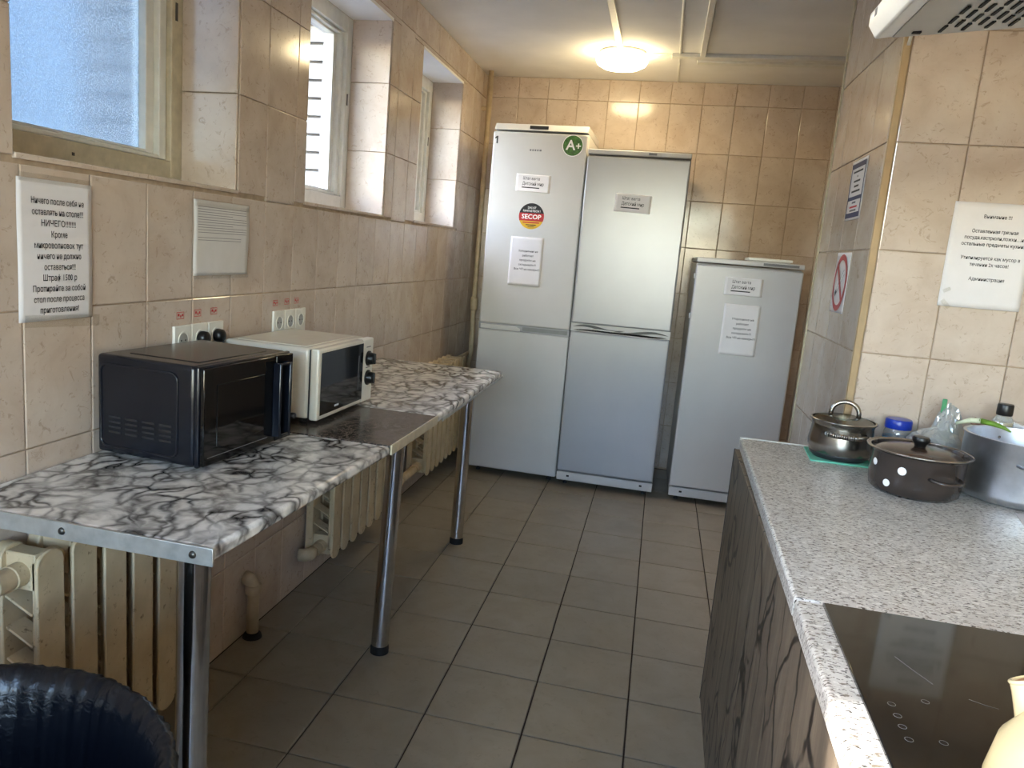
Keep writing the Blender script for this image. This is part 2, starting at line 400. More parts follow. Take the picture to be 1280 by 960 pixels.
def tiles(parent, O, U, V, us, vs, mat='wall_tile', gap=.003, t=.006, holes=(), tilt=.12, skip=None):
    U = Vector(U); V = Vector(V); N = U.cross(V); R = Matrix((U, V, N)).transposed(); O = Vector(O); n = 0
    for i in range(len(us) - 1):
        for j in range(len(vs) - 1):
            rects = [(us[i], us[i + 1], vs[j], vs[j + 1])]
            for h in holes: rects = cut(rects, h)
            for x0, x1, y0, y1 in rects:
                w, h = x1 - x0 - gap, y1 - y0 - gap
                if w < .012 or h < .012: continue
                if skip and skip((x0 + x1) / 2, (y0 + y1) / 2): continue
                o = bpy.data.objects.new('tile', tile_mesh(w, h, t, mat)); col.objects.link(o); o.parent = parent
                a, b = (random.gauss(0, math.radians(tilt)) for _ in 'ab')
                a, b = max(-.004, min(.004, a)), max(-.004, min(.004, b))
                for (qx, qy), (ra, rb) in tile_tilts.items():
                    if x0 < qx < x1 and y0 < qy < y1 and parent.name == 'wall_left': a, b = ra, rb
                T = Matrix.Rotation(a, 3, 'X') @ Matrix.Rotation(b, 3, 'Y')
                m = (R @ T).to_4x4(); m.translation = O + U * ((x0 + x1) / 2) + V * ((y0 + y1) / 2)
                o.matrix_local = m; n += 1
    return n

# floor / ceiling
def tex_floor():
    t = NT('floor_base'); v = t.coords()
    br = t.n('ShaderNodeTexBrick'); br.offset = 0; br.inputs['Scale'].default_value = 1; br.inputs['Brick Width'].default_value = .3; br.inputs['Row Height'].default_value = .3
    br.inputs['Mortar Size'].default_value = .0022; br.inputs['Color1'].default_value = C(140, 131, 115); br.inputs['Color2'].default_value = C(136, 127, 111); br.inputs['Mortar'].default_value = C(52, 40, 30)
    t.l(v, br.inputs['Vector']); t.base(br.outputs[0]).set(.45); M['floor_base'] = t.m
tex_floor()
floor = struct(MB().box(-1.0, R2 + .3, -1.2, FW + .2, -.2, -.006).build('floor', 'grout_floor'), 'brownish grey square floor tiles with dark grout lines')
struct(MB().box(-.5, R2 + .3, BK - .2, -1.2, -.2, 0).build('floor.001', 'floor_base'), 'tiled floor behind the viewer')
fx = lines(LW - .002, R2, 0, .3); fy = lines(-1.2, FW - .006, 0, .3)
tiles(floor, (0, 0, -.006), (1, 0, 0), (0, 1, 0), fx, fy, 'floor_tile', gap=.005, tilt=.04, skip=lambda x, y: (y < .65 and x > 1.56) or (y < 1.4 and x > 1.8))
struct(MB().box(-.5, R2 + .3, BK - .2, FW + .3, CZ, CZ + .15).build('ceiling', 'plaster'), 'white painted ceiling with surface cable ducts')

# left wall with window holes: build as strips around the openings
def wall_with_holes(name, x0, x1, y0, y1, z0, z1, holes, mat):
    rects = [(y0, y1, z0, z1)]
    for h in holes: rects = cut(rects, h)
    mb = MB()
    for a, b, c, d in rects: mb.box(x0, x1, a, b, c, d)
    return mb.build(name, mat)
holes = [(a, b, WZ0, WZ1) for a, b in WINS]
wl = struct(wall_with_holes('wall_left', OX0, LW - .006, BK, FW, 0, CZ, holes, 'grout'), 'beige marbled wall tiles around three deep windows')
# one tile set slightly askew catches the lamp (as seen between the two nearer windows)
tile_tilts[(.70, 1.95)] = (0.0, 0.0)
vl = lines(.0, CZ, -.003, .3)
tiles(wl, (LW - .006, 0, 0), (0, 1, 0), (0, 0, 1), lines(-1.9, FW, -.003, .2), vl, holes=holes)
# reveals: far jambs, near jambs, sills tiled
for k, (a, b) in enumerate(WINS):
    if k == 0: continue
    tiles(wl, (0, b - .006 + .0001, 0), (1, 0, 0), (0, 0, 1), [FX, LW - .001], [WZ0, 1.797, 2.097, WZ1], tilt=.05)
    MB().box(FX, LW + .003, a, b, WZ0 - .004, WZ0 + .008).build('sill_slab', 'wall_tile', wl, bevel=.002)
    MB().box(FX, LW, a, b, WZ1 - .012, WZ1 + .001).build('soffit', 'plaster', wl)

# outer brick skin
wo = struct(wall_with_holes('wall_outer', OX1 + .004, OX0 - .0005, BK - .3, FW + 2.5, 0, 5.5, [(a - .002, b + .002, WZ0 - .06, WZ1 + .03) for a, b in WINS], 'brick_joint'), 'pale brick outer wall seen through the windows')
bk_mesh = {}
def brick(x0, x1, y0, y1, z0, z1):
    k = tuple(round(v, 3) for v in (x1 - x0, y1 - y0, z1 - z0))
    if k not in bk_mesh:
        mb = MB().box(-k[0] / 2, k[0] / 2, -k[1] / 2, k[1] / 2, -k[2] / 2, k[2] / 2); bk_mesh[k] = mb.mesh('brick'); bk_mesh[k].materials.append(M['brick'])
    o = bpy.data.objects.new('brick', bk_mesh[k]); col.objects.link(o); o.parent = wo; o.location = ((x0 + x1) / 2, (y0 + y1) / 2, (z0 + z1) / 2)
for k, (a, b) in enumerate(WINS):
    if k < 2: continue
    z = WZ0 - .05; j = 0
    while z < WZ1:
        xs = [OX1, OX0 - .004] if j % 2 == 0 else [OX1, (OX0 + OX1) / 2, OX0 - .004]
        for q in range(len(xs) - 1):
            brick(xs[q] + .005, xs[q + 1] - .005, b - .016, b + .05, z + .006, z + .072)
        z += .08; j += 1

# far wall, partition, other walls
wf = struct(MB().box(OX0, R2 + .2, FW + .006, FW + .3, 0, CZ).build('wall_far', 'grout'), 'beige tiled end wall behind the refrigerators')
tiles(wf, (0, FW + .006, 0), (1, 0, 0), (0, 0, 1), lines(LW, R2, .073, .2), lines(0, CZ, .0115, .3))
wp = struct(MB().box(PX + .006, R2 + .2, NY + .006, PF - .004, 0, CZ).build('wall_partition', 'grout'), 'tiled partition wall end beside the counter')
tiles(wp, (PX + .006, 0, 0), (0, -1, 0), (0, 0, 1), lines(-PF, -NY - .012, -.7, .2), lines(0, CZ, -.012, .3))
tiles(wp, (0, NY + .006, 0), (1, 0, 0), (0, 0, 1), lines(PX + .022, RW, 1.932, .2), lines(0, CZ, -.012, .3))
MB().box(PX, PX + .02, NY - .002, NY + .012, 0, CZ).build('corner_trim', 'corner_trim', wp, bevel=.002)
MB().box(PX - .004, PX + .03, PF - .004, PF + .006, 0, CZ).build('edge_trim', 'plastic_dark', wp)
MB().box(PX - .006, PX + .002, PF - .012, PF - .002, 0, CZ).build('edge_bead', 'frame_cream', wp)
struct(MB().box(RW, RW + .2, BK, NY, 0, CZ).build('wall_right', 'plaster_wall'), 'plain wall behind the counter')
struct(MB().box(R2, R2 + .2, PF, FW + .1, 0, CZ).build('wall_right.001', 'plaster_wall'), 'plain side wall past the partition')
# back wall with a wide window added to bring in soft daylight
BWIN = (0.15, 2.05, 0.95, 2.3)
rects = cut([(OX0, RW + .2, 0, CZ)], BWIN); mb = MB()
for a, b, c, d in rects: mb.box(a, b, BK - .2, BK, c, d)
struct(mb.build('wall_back', 'plaster_wall'), 'wall behind the viewer with a wide added window')

# ------------------------------------------------------------------ windows
def window(n, a, b, mat, glass, label):
    w = bpy.data.objects.new('window_%d' % n, None); col.objects.link(w); w.location = (FX, a, WZ0); struct(w, label)
    W = b - a - .004; H = WZ1 - WZ0 - .022; Z = .010
    def ring(x0, x1, m0, m1, zb0, zb1, name, mt):
        mb = MB(); yo0, yo1 = m0, W - m0; zo0, zo1 = Z + zb0, Z + H - zb0
        mb.box(x0, x1, yo0, yo0 + m1 - m0, zo0, zo1).box(x0, x1, yo1 - (m1 - m0), yo1, zo0, zo1)
        mb.box(x0, x1, yo0 + m1 - m0, yo1 - (m1 - m0), zo0, Z + zb1).box(x0, x1, yo0 + m1 - m0, yo1 - (m1 - m0), Z + H - zb1, zo1)
        return mb.build(name, mt, w, bevel=.003, loc=(0, .002, 0))
    ring(-.075, 0, 0, .058, 0, .066, 'frame', mat)
    s = ring(-.085, -.016, .060, .092, .068, .080, 'sash', 'frame_white')
    ring(-.082, -.034, .093, .128, .081, .090, 'glazing_bead', 'frame_white')
    MB().box(-.062, -.058, .11, W - .11, Z + .082, Z + H - .082).build('pane', glass, w, loc=(0, .002, 0))
    mb = MB().box(0, .002, W - .040, W - .030, Z + .47, Z + .52); mb.build('latch_plate', 'screw', w)
    MB().box(0, .002, W * .45, W * .45 + .008, Z + .03, Z + .038).build('nail', 'screw', w)
    MB().box(-.09, .004, 0, W, -.004, .0095).build('bottom_gap', 'plastic_dark', w, loc=(-.004, .002, 0))
names = ['window far behind the viewer', 'window just behind the viewer letting sun onto the counter', 'nearest window with frosted film glass in a worn cream frame',
         'middle window with clear glass looking onto pale brick', 'farthest window beside the corner pipe']
for k, (a, b) in enumerate(WINS):
    window(k + 1, a, b, 'frame_cream' if k == 2 else 'frame_white', 'frosted_film_glass' if k == 2 else 'clear_glass', names[k])
    portal('window_portal', (OX0 - .01, (a + b) / 2, (WZ0 + WZ1) / 2), b - a, WZ1 - WZ0, (PI / 2, 0, -PI / 2))
def added_back_window():  # added out of view, lights the fridge fronts from behind the camera
    a, b, z0, z1 = BWIN
    w = bpy.data.objects.new('window_6', None); col.objects.link(w); w.location = (a, BK - .1, z0); struct(w, 'wide double window added behind the viewer for soft daylight')
    W, H = b - a, z1 - z0; mb = MB()
    mb.box(0, W, -.03, .03, 0, .06).box(0, W, -.03, .03, H - .06, H).box(0, .06, -.03, .03, .06, H - .06).box(W - .06, W, -.03, .03, .06, H - .06)
    mb.box(W / 2 - .04, W / 2 + .04, -.03, .03, .06, H - .06); mb.build('frame', 'frame_white', w, bevel=.004)
    for p in (0, 1): MB().box(.06 + p * (W / 2 - .02), W / 2 - .04 + p * (W / 2 - .02), -.003, .003, .06, H - .06).build('pane', 'clear_glass', w)
    portal('window_portal', ((a + b) / 2, BK - .21, (z0 + z1) / 2), W, H, (PI / 2, 0, 0))
added_back_window()

# outside: ground and an added building that keeps sun off the visible windows
struct(MB().box(-40, OX1, -40, 40, 1.0, 1.2).build('ground_left', 'earth'), 'bare yard outside the windows')
struct(MB().box(-40, 40, -40, BK - .9, .3, .5).build('ground_back', 'earth'), 'yard behind the building')
def sun_block():
    t = thing('sun_block_building', 'added pale grey two storey building across the yard, blocking the sun', 'building', (-9.0, -1.28, 1.2))
    MB().box(-6, 0, 0, 26, 0, 8.2).build('wall', 'facade', t)
    MB().box(-6.3, .3, -.05, 26.3, 8.2, 8.4).build('roof', 'facade_roof', t)
    for i in range(7):
        for zz in (1.0, 4.1):
            f = MB().box(.0, .04, 1.6 + i * 3.2, 2.9 + i * 3.2, zz, zz + 1.5).build('window', 'frame_white', t)
            MB().box(.04, .05, 1.7 + i * 3.2, 2.8 + i * 3.2, zz + .1, zz + 1.4).build('pane', 'facade_glass', f)
sun_block()

# ================================================================== LARGE OBJECTS
# ---- refrigerators (local: x along width from 0, front face at y=0, depth +y)
def rounded_box(mb_parent, name, x0, x1, y0, y1, z0, z1, mat, bevel=.008, **k):
    return MB().box(x0, x1, y0, y1, z0, z1).build(name, mat, mb_parent, bevel=bevel, seg=3, **k)
def feet(t, W, D):
    for x in (.05, W - .05):
        for y in (.08, D - .06):
            MB().lathe([(.014, 0), (.014, .01), (.009, .012), (.009, .045)], 12, (x, y, 0)).build('foot', 'plastic_dark', t, True, auto=40)
# refrigerator one, tall with a round green badge
F1 = thing('refrigerator', 'tallest white two-door refrigerator in the corner, with round green badge', 'refrigerator', (.082, 2.86, 0), math.radians(-.6))
W1_, D1 = .562, .60
rounded_box(F1, 'body', 0, W1_, .055, D1, .035, 2.10, 'fridge_white')
rounded_box(F1, 'lower_door', 0, W1_, 0, .05, .04, .918, 'fridge_white', .010)
rounded_box(F1, 'upper_door', 0, W1_, 0, .05, .958, 2.092, 'fridge_white', .010)
cap = MB().prism_axis([(.0, 2.102), (.03, 2.142), (D1, 2.150), (D1, 2.102)], .004, W1_ - .002, 0)
cap = cap.build('top_panel', 'fridge_white', F1, bevel=.004)
MB().box(.215, .325, .004, .012, 2.112, 2.130).build('display', 'plastic_dark', cap)
MB().box(0, W1_, .006, .05, .918, .958).build('handle_band', 'fridge_silver', F1)
MB().prism_axis([(.012, .922), (.262, .922), (.262, .938), (.235, .949), (.012, .949)], -.004, .006, 1).build('grip', 'fridge_white', F1, bevel=.002)
MB().box(.275, W1_ - .012, -.001, .005, .928, .952).build('grip_recess', 'plastic_grey', F1)
MB().box(-.004, 0, .03, .05, 1.40, 1.45).build('hinge_cover', 'fridge_white', F1)
feet(F1, W1_, D1)
# refrigerator two, middle with lens-shaped handles
F2 = thing('refrigerator', 'middle silvery grey two-door refrigerator with wavy handle slot, one small label', 'refrigerator', (.652, 2.83, 0), 0)
W2_ = .582
rounded_box(F2, 'body', 0, W2_, .055, .62, .035, 1.985, 'fridge_white')
rounded_box(F2, 'lower_door', 0, W2_, 0, .05, .098, .962, 'fridge_silver', .010)
rounded_box(F2, 'upper_door', 0, W2_, 0, .05, 1.010, 1.976, 'fridge_silver', .010)
tp = rounded_box(F2, 'top_panel', 0, W2_, .0, .62, 1.985, 2.014, 'fridge_white', .006)
MB().box(.345, .39, -.002, .002, 1.993, 2.006).build('logo_strip', 'plastic_grey', tp)
def lens(x0, x1, zc, h, up):
    n = 14; top = []; bot = []
    for i in range(n + 1):
        u = i / n; x = x0 + (x1 - x0) * u
        w = h * (math.sin(PI * u)) ** .8
        s = .010 * math.sin(2 * PI * u)
        top.append((x, zc + s * up + w * .5)); bot.append((x, zc + s * up - w * .5))
    return top + bot[::-1]
MB().box(0, W2_, .010, .05, .962, 1.010).build('handle_band', 'fridge_white', F2)
MB().prism_axis(lens(.01, W2_ * .55, .990, .016, 1), -.001, .012, 1).build('grip_recess', 'plastic_dark', F2)
MB().prism_axis(lens(W2_ * .40, W2_ - .01, .984, .016, -1), -.002, .012, 1).build('grip_recess', 'plastic_dark', F2)
MB().prism_axis(lens(.02, W2_ - .02, .972, .012, 1), -.004, .010, 1).build('grip_lip', 'fridge_white', F2, bevel=.002)
kp = rounded_box(F2, 'kick_panel', 0, W2_, .006, .05, .036, .090, 'fridge_white', .006)
for x in (.07, W2_ - .07): MB().box(x - .008, x + .008, .002, .007, .062, .072).build('screw_hole', 'slot_dark', kp)
feet(F2, W2_, .62)
# refrigerator three, low
F3 = thing('refrigerator', 'shortest white single-door refrigerator, right of the two tall ones', 'refrigerator', (1.332, 2.83, 0), math.radians(.8))
W3_ = .580
rounded_box(F3, 'body', 0, W3_, .055, .60, .035, 1.42, 'fridge_white')
rounded_box(F3, 'door', 0, W3_, 0, .05, .098, 1.412, 'fridge_white', .010)
tp = rounded_box(F3, 'top_panel', 0, W3_, .0, .60, 1.424, 1.452, 'fridge_white', .006)
MB().box(.36, .55, -.002, .002, 1.431, 1.445).build('control_strip', 'plastic_grey', tp)
kp = rounded_box(F3, 'kick_panel', 0, W3_, .006, .05, .036, .090, 'fridge_white', .006)
MB().box(.06, .076, .002, .007, .062, .072).build('screw_hole', 'slot_dark', kp)
for z in (1.10, 1.33): MB().box(-.008, 0, .02, .05, z, z + .03).build('hinge_cover', 'fridge_white', F3, bevel=.003)
feet(F3, W3_, .60)
tray = thing('flat_tray', 'flat white plastic tray lying on top of the low refrigerator', 'tray', (1.735, 3.02, 1.4525))
MB().box(-.11, .11, -.10, .12, 0, .012).build('base', 'plastic_white', tray, bevel=.005)
MB().box(-.12, .12, -.11, -.10, .004, .020).box(-.12, .12, .12, .13, .004, .020).box(-.12, -.11, -.10, .12, .004, .020).box(.11, .12, -.10, .12, .004, .020).build('rim', 'plastic_white', tray, bevel=.003)

# ---- long table of three slabs on chrome legs
TZ = .845
tb = thing('long_table', 'long marble-look table on chrome legs along the window wall', 'table', (0, 0, 0))
def slab(pts, mat, name):
    return MB().prism(pts, TZ - .028, TZ).build(name, mat, tb, bevel=.009 if mat == 'marble_white' else .003, seg=3)
slab([(LW + .004, -.603), (.436, -.603), (.474, .205), (LW + .004, .205)], 'marble_white', 'tabletop_panel')
slab([(LW + .004, .207), (.472, .207), (.476, .643), (LW + .004, .643)], 'marble_black', 'tabletop_panel')
slab([(LW + .004, .645), (.480, .645), (.474, 1.735), (LW + .004, 1.735)], 'marble_white', 'tabletop_panel')
es = MB().box(LW + .004, .440, -.609, -.6035, TZ - .033, TZ + .001).build('edge_strip', 'alu_strip', tb, bevel=.001)
for x in (.13, .40): MB().lathe([(.0075, 0), (.006, .003), (.001, .004)], 12).build('screw', 'screw', es, True, loc=(x, -.609, TZ - .016), rot=(PI / 2, 0, 0))
MB().prism([(.473, .2075), (.4785, .2075), (.4825, .6425), (.477, .6425)], TZ - .026, TZ + .001).build('edge_strip', 'frame_cream', tb)
MB().prism([(.4805, .70), (.4835, .70), (.478, 1.73), (.475, 1.73)], TZ - .030, TZ - .02).build('edge_strip', 'alu_strip', tb)
def leg(x, y, x2, y2):
    l = MB().tube([(x2, y2, TZ - .028), (x, y, .03)], .030, 28).build('leg', 'chrome', tb, True, auto=40)
    MB().lathe([(.032, 0), (.032, .018), (.030, .030)], 28, (x, y, 0)).build('foot_ring', 'rubber', l, True, auto=40)
    MB().lathe([(.045, -.004), (.045, 0), (.031, .0)], 24, (x2, y2, TZ - .0285)).build('top_plate', 'steel', l, True, auto=40)
leg(.366, -.556, .368, -.552); leg(.345, .590, .360, .600); leg(.331, 1.664, .336, 1.664)
MB().box(LW + .004, LW + .03, -.55, 1.70, TZ - .075, TZ - .029).build('wall_batten', 'frame_cream', tb)

# ---- black microwave (local: front faces +x, width along y from 0, depth x<0)
def microwave_black():
    W, D, H = .372, .285, .245
    t = thing('microwave', 'black microwave oven at the near end of the marble table', 'microwave', (.172, -.246, TZ + .0012), math.radians(-5))
    z0 = .010
    rounded_box(t, 'body', -D, -.012, 0, W, z0, H, 'appliance_black', .009)
    tp = MB().box(-D + .05, -.04, .05, W - .05, H - .0005, H + .0015).build('top_embossing', 'appliance_black', t, bevel=.001)
    # raised outline on the side that faces the room
    pts = []
    for cx, cz, a0 in ((-.075, .205, 0), (-D + .03, .205, 90), (-D + .03, .045, 180), (-.075, .045, 270)):
        for k in range(5):
            a = math.radians(a0 + k * 22.5); pts.append((cx + .018 * math.cos(a), -.0005, cz + .018 * math.sin(a)))
    MB().tube(pts, .0028, 8, True).build('side_bead', 'appliance_black', t, True)
    for g in range(4):
        for r in range(4):
            x = -D + .035 + g * .048; MB().box(x, x + .034, -.0012, .001, .060 + r * .012, .0645 + r * .012).build('vent_slot', 'slot_dark', t)
    fr = rounded_box(t, 'front_panel', -.012, 0, 0, W, z0, H, 'appliance_black', .004)
    dr = rounded_box(t, 'door', 0, .012, .004, W - .082, z0 + .004, H - .004, 'black_gloss', .003)
    MB().box(.0121, .0124, .018, W - .115, .032, .0334).build('silver_line', 'ink_grey', dr)
    MB().box(.012, .0135, .05, W - .135, .055, H - .045).build('window', 'black_gloss', dr, bevel=.001)
    cp = rounded_box(t, 'control_panel', 0, .012, W - .080, W - .003, z0 + .004, H - .004, 'black_gloss', .003)
    hd = MB().box(.012, .036, W - .098, W - .088, .03, H - .02).box(.012, .036, W - .052, W - .044, .03, H - .02).box(.028, .036, W - .088, W - .052, .03, .038).box(.028, .036, W - .088, W - .052, H - .028, H - .02)
    hd.build('handle', 'appliance_black', t, bevel=.003)
    MB().lathe([(.008, 0), (.008, .02), (.006, .022)], 14).build('latch_button', 'knob_black', cp, True, loc=(.012, W - .02, .075), rot=(0, PI / 2, 0))
    for x in (-D + .04, -.05):
        for y in (.04, W - .04): MB().lathe([(.012, 0), (.012, .011)], 12, (x, y, 0)).build('foot', 'rubber', t)
microwave_black()
def microwave_white():
    W, D, H = .412, .290, .226
    t = thing('microwave', 'white microwave oven with black door and two black dial knobs', 'microwave', (.172, .318, TZ + .0012), math.radians(-1.5))
    z0 = .012
    rounded_box(t, 'body', -D, -.004, 0, W, z0, H, 'appliance_cream', .012)
    MB().box(-D + .03, -.03, .03, W - .03, H - .0005, H + .002).build('top_embossing', 'appliance_cream', t, bevel=.0018)
    MB().box(-.12, -.055, -.004, .004, .045, H - .03).build('side_embossing', 'appliance_cream', t, bevel=.0035, seg=3)
    rounded_box(t, 'seam', -.004, .0, .002, W - .002, z0 + .003, H - .003, 'plastic_dark', .001)
    dr = rounded_box(t, 'door', 0, .028, 0, W - .086, z0 - .002, H, 'appliance_cream', .006)
    gl = MB().box(.028, .0295, .016, W - .088, .024, H - .012).build('glass', 'black_gloss', dr, bevel=.001)
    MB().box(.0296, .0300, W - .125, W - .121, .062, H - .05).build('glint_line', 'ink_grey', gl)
    MB().box(.0296, .0300, .115, .145, .036, .042).build('logo', 'ink_white', gl)
    cp = rounded_box(t, 'control_panel', 0, .028, W - .084, W, z0 - .002, H, 'plastic_white', .005)
    for z in (.158, .092):
        kn = MB().lathe([(.026, 0), (.026, .004), (.021, .006), (.019, .022), (.0, .023)], 24).build('knob', 'knob_black', cp, True, loc=(.028, W - .042, z), rot=(0, PI / 2, 0), auto=40)
        MB().box(-.018, .018, -.004, .004, .02, .028).build('grip', 'knob_black', kn, bevel=.002)
    for z in (.196, .126): MB().box(.028, .0284, W - .06, W - .025, z, z + .003).build('print', 'ink_grey', cp)
    for x in (-D + .04, -.03):
        for y in (.03, W - .03): MB().lathe([(.012, 0), (.012, .014)], 12, (x, y, 0)).build('foot', 'rubber', t)
microwave_white()

# ---- cast iron radiators
def section_mesh():
    mb = MB()
    def column(x0, x1, hw, z0, z1):
        # rounded-end column
        pts = []; n = 6
        for k in range(n + 1):
            a = PI * k / n; pts.append((hw * math.cos(a), z1 - hw * .8 + hw * .8 * math.sin(a)))
        for k in range(n + 1):
            a = PI + PI * k / n; pts.append((hw * math.cos(a), z0 + hw * .8 + hw * .8 * math.sin(a)))
        mb.prism_axis(pts, x0, x1, 0)
    column(-.009, 0, .0365, .0, .60); column(-.030, -.008, .020, .012, .588)
    column(-.120, -.090, .034, .0, .60)
    for z in (.05, .545):     # hubs
        mb.tube([(-.057, -.049, z), (-.057, .049, z)], .026, 14)
        mb.box(-.1, -.02, -.020, .020, z - .035, z + .045)
    for k in range(6):        # slanted fins between the columns
        z = .105 + k * .07
        mb.add([(-.095, -.026, z + .035), (-.095, .026, z + .035), (-.026, .026, z), (-.026, -.026, z),
                (-.095, -.026, z + .041), (-.095, .026, z + .041), (-.026, .026, z + .006), (-.026, -.026, z + .006)],
               [(0, 1, 2, 3), (7, 6, 5, 4), (0, 4, 5, 1), (1, 5, 6, 2), (2, 6, 7, 3), (3, 7, 4, 0)])
    me = mb.mesh('section', True); me.materials.append(M['radiator_paint']); me.set_sharp_from_angle(angle=math.radians(38)); return me
SEC = section_mesh()
def radiator(y0, n, pitch, label):
    t = thing('radiator', label, 'radiator', (.0, y0, .125))
    for i in range(n):
        o = link('section', SEC, t, (-.005, i * pitch, 0), bevel=.004)
    for z in (.05, .545):
        MB().tube([(-.062, -.090, z), (-.062, -.049, z)], .024, 14).build('end_plug', 'pipe_paint', t, True, auto=40)
    for i in (1, n - 2):
        MB().box(LW + .001, -.110, i * pitch + .045, i * pitch + .055, .47, .50).build('bracket', 'pipe_paint', t)
    return t
radiator(-.488, 6, .098, 'cream cast iron radiator under the nearest end of the table')
r2 = radiator(1.0, 8, .0955, 'cream cast iron radiator below the middle window, between the table legs')
MB().tube([(-.062, -.09, .05), (-.066, -.112, .048), (-.08, -.125, .046), (-.105, -.13, .045)], [.024, .026, .026, .025], 12).build('pipe', 'pipe_paint', r2, True)
r3 = radiator(2.255, 8, .0955, 'cream cast iron radiator at the far table end near the fridges')
MB().tube([(-.062, -.09, .05), (-.062, -.20, .05), (-.062, -.30, .048)], .022, 12).build('pipe', 'pipe_paint', r3, True)
MB().tube([(-.062, -.30, .048), (-.066, -.33, .03), (-.07, -.335, -.12)], .022, 12).build('pipe', 'pipe_paint', r3, True)
# stub pipe by the wall
sp = thing('pipe_stub', 'short rusty beige pipe elbow rising from the floor by the wall', 'pipe', (-.104, .525, 0))
MB().tube([(0, 0, 0), (0, 0, .17), (-.003, 0, .195), (-.015, 0, .212), (-.034, 0, .215)], [.021, .021, .023, .025, .025], 16).build('tube', 'pipe_paint', sp, True)
MB().lathe([(.028, .165), (.030, .18), (.028, .195)], 16).build('collar', 'pipe_paint', sp, True)
MB().lathe([(.034, 0), (.030, .012), (.022, .02)], 16).build('floor_seal', 'rubber', sp, True)
# corner riser
rp = thing('riser_pipe', 'thin beige heating pipe running up the left corner to the ceiling', 'pipe', (-.088, 3.40, 0))
MB().tube([(0, 0, CZ - .001), (0, 0, 1.25), (0, 0, 1.02), (.0, .0, .90), (.012, -.03, .80), (.012, -.03, .70), (-.005, -.01, .62), (-.005, -.01, .001)], .017, 14).build('tube', 'pipe_paint', rp, True)
MB().lathe([(.024, .98), (.026, 1.0), (.026, 1.05), (.024, 1.07)], 16).build('coupling', 'pipe_paint', rp, True)
MB().tube([(-.005, -.01, .69), (-.03, -.12, .67), (-.03, -.20, .67)], .013, 10).build('branch', 'pipe_paint', rp, True)
MB().box(-.05, 0, -.008, .008, 2.30, 2.32).build('clamp', 'pipe_paint', rp)

# ---- trash bin with black liner
def bin_():
    R, Hh = .318, .69
    t = thing('trash_bin', 'large round bin lined with a black rubbish bag, lower left', 'bin', (.325, -1.105, 0))
    MB().lathe([(.225, 0), (.228, .01), (R - .026, Hh - .10), (R - .014, Hh - .016), (R - .020, Hh - .016), (R - .030, Hh - .10), (.222, .03), (.0, .03)], 48).build('drum', 'plastic_dark', t, True, auto=40)
    n = 300; prof = [(R - .010, -.26), (R - .006, -.14), (R - .003, -.05), (R + .001, -.012), (R - .001, -.001), (R - .008, .003), (R - .018, -.002), (R - .034, -.03), (R - .044, -.10), (R - .060, -.25), (R - .090, -.50), (.10, -.60), (0.01, -.61)]
    vs = []; fs = []
    ph = [random.uniform(0, 6.28) for _ in range(8)]
    jit = [[random.gauss(0, 1) for _ in range(n)] for _ in prof]
    for j, (r, z) in enumerate(prof):
        edge = 1.0 if 1 <= j <= 7 else .35
        for k in range(n):
            a = 2 * PI * k / n
            w = .0012 * math.sin(61 * a + ph[0] + j * .5) + .0012 * math.sin(97 * a + ph[1] - j * .8) + .001 * math.sin(17 * a + ph[2])
            w += .0013 * jit[j][k]
            rr = max(.004, r + w * edge); vs.append((rr * math.cos(a), rr * math.sin(a), Hh + z + edge * (.0008 * math.sin(23 * a + ph[3] + j) + .0008 * jit[j][(k + 7) % n])))
    for j in range(len(prof) - 1):
        for k in range(n):
            a = j * n + k; b = j * n + (k + 1) % n; fs.append((a, b, b + n, a + n))
    fs.append(tuple(range((len(prof) - 1) * n, len(prof) * n)))
    MB().add(vs, fs).build('liner', 'liner_film', t, True)
bin_()

# ---- counter on the right
CT = .888
pan = thing('counter_base', 'dark wood-look counter front with black crack pattern, standing on the tiles', 'counter', (0, 0, 0))
MB().prism([(1.408, -2.2), (1.425, -2.2), (1.448, .690), (1.430, .690)], 0, CT - .036).build('front_panel', 'dark_wood_panel', pan, bevel=.002)
MB().prism([(1.4485, .672), (PX - .001, .672), (PX - .001, .690), (1.4485, .690)], 0, CT - .036).build('end_panel', 'dark_wood_panel', pan)
MB().prism([(1.4255, -2.2), (RW - .002, -2.2), (RW - .002, .670), (1.4475, .670)], .0, CT - .037).build('carcass', 'frame_cream', pan)
MB().prism([(1.4285, .6902), (1.434, .6902), (1.434, .694), (1.4285, .694)], 0, CT - .036).build('edge_strip', 'plastic_dark', pan)
def worktop(name, pts, label, edge):
    t = thing(name, label, 'worktop', (0, 0, 0))
    MB().prism(pts, CT - .036, CT).build('slab', 'granite_worktop', t, bevel=.007, seg=4)
    if edge: MB().prism(edge, CT - .030, CT + .0012).build('end_strip', 'frame_white', t)
def ex(y): return 1.442 - (0.690 - y) * .0215
worktop('worktop', [(ex(-.503), -.503), (RW - .002, -.503), (RW - .002, .692), (ex(.69), .692)], 'speckled grey stone-look worktop carrying the cooking pots', [(ex(.69), .6922), (PX - .002, .6922), (PX - .002, .698), (ex(.69), .698)])
worktop('worktop', [(ex(-2.2), -2.2), (RW - .002, -2.2), (RW - .002, -.506), (ex(-.506), -.506)], 'near speckled grey worktop piece that holds the black hob', None)
hob = thing('hob', 'black glass hob set into the near worktop', 'hob', (1.456, -.516, CT))
MB().prism([(0, 0), (.56, 0), (.56, -.51), (-.0105, -.51)], .0, .006).build('glass', 'black_gloss', hob, bevel=.0015)
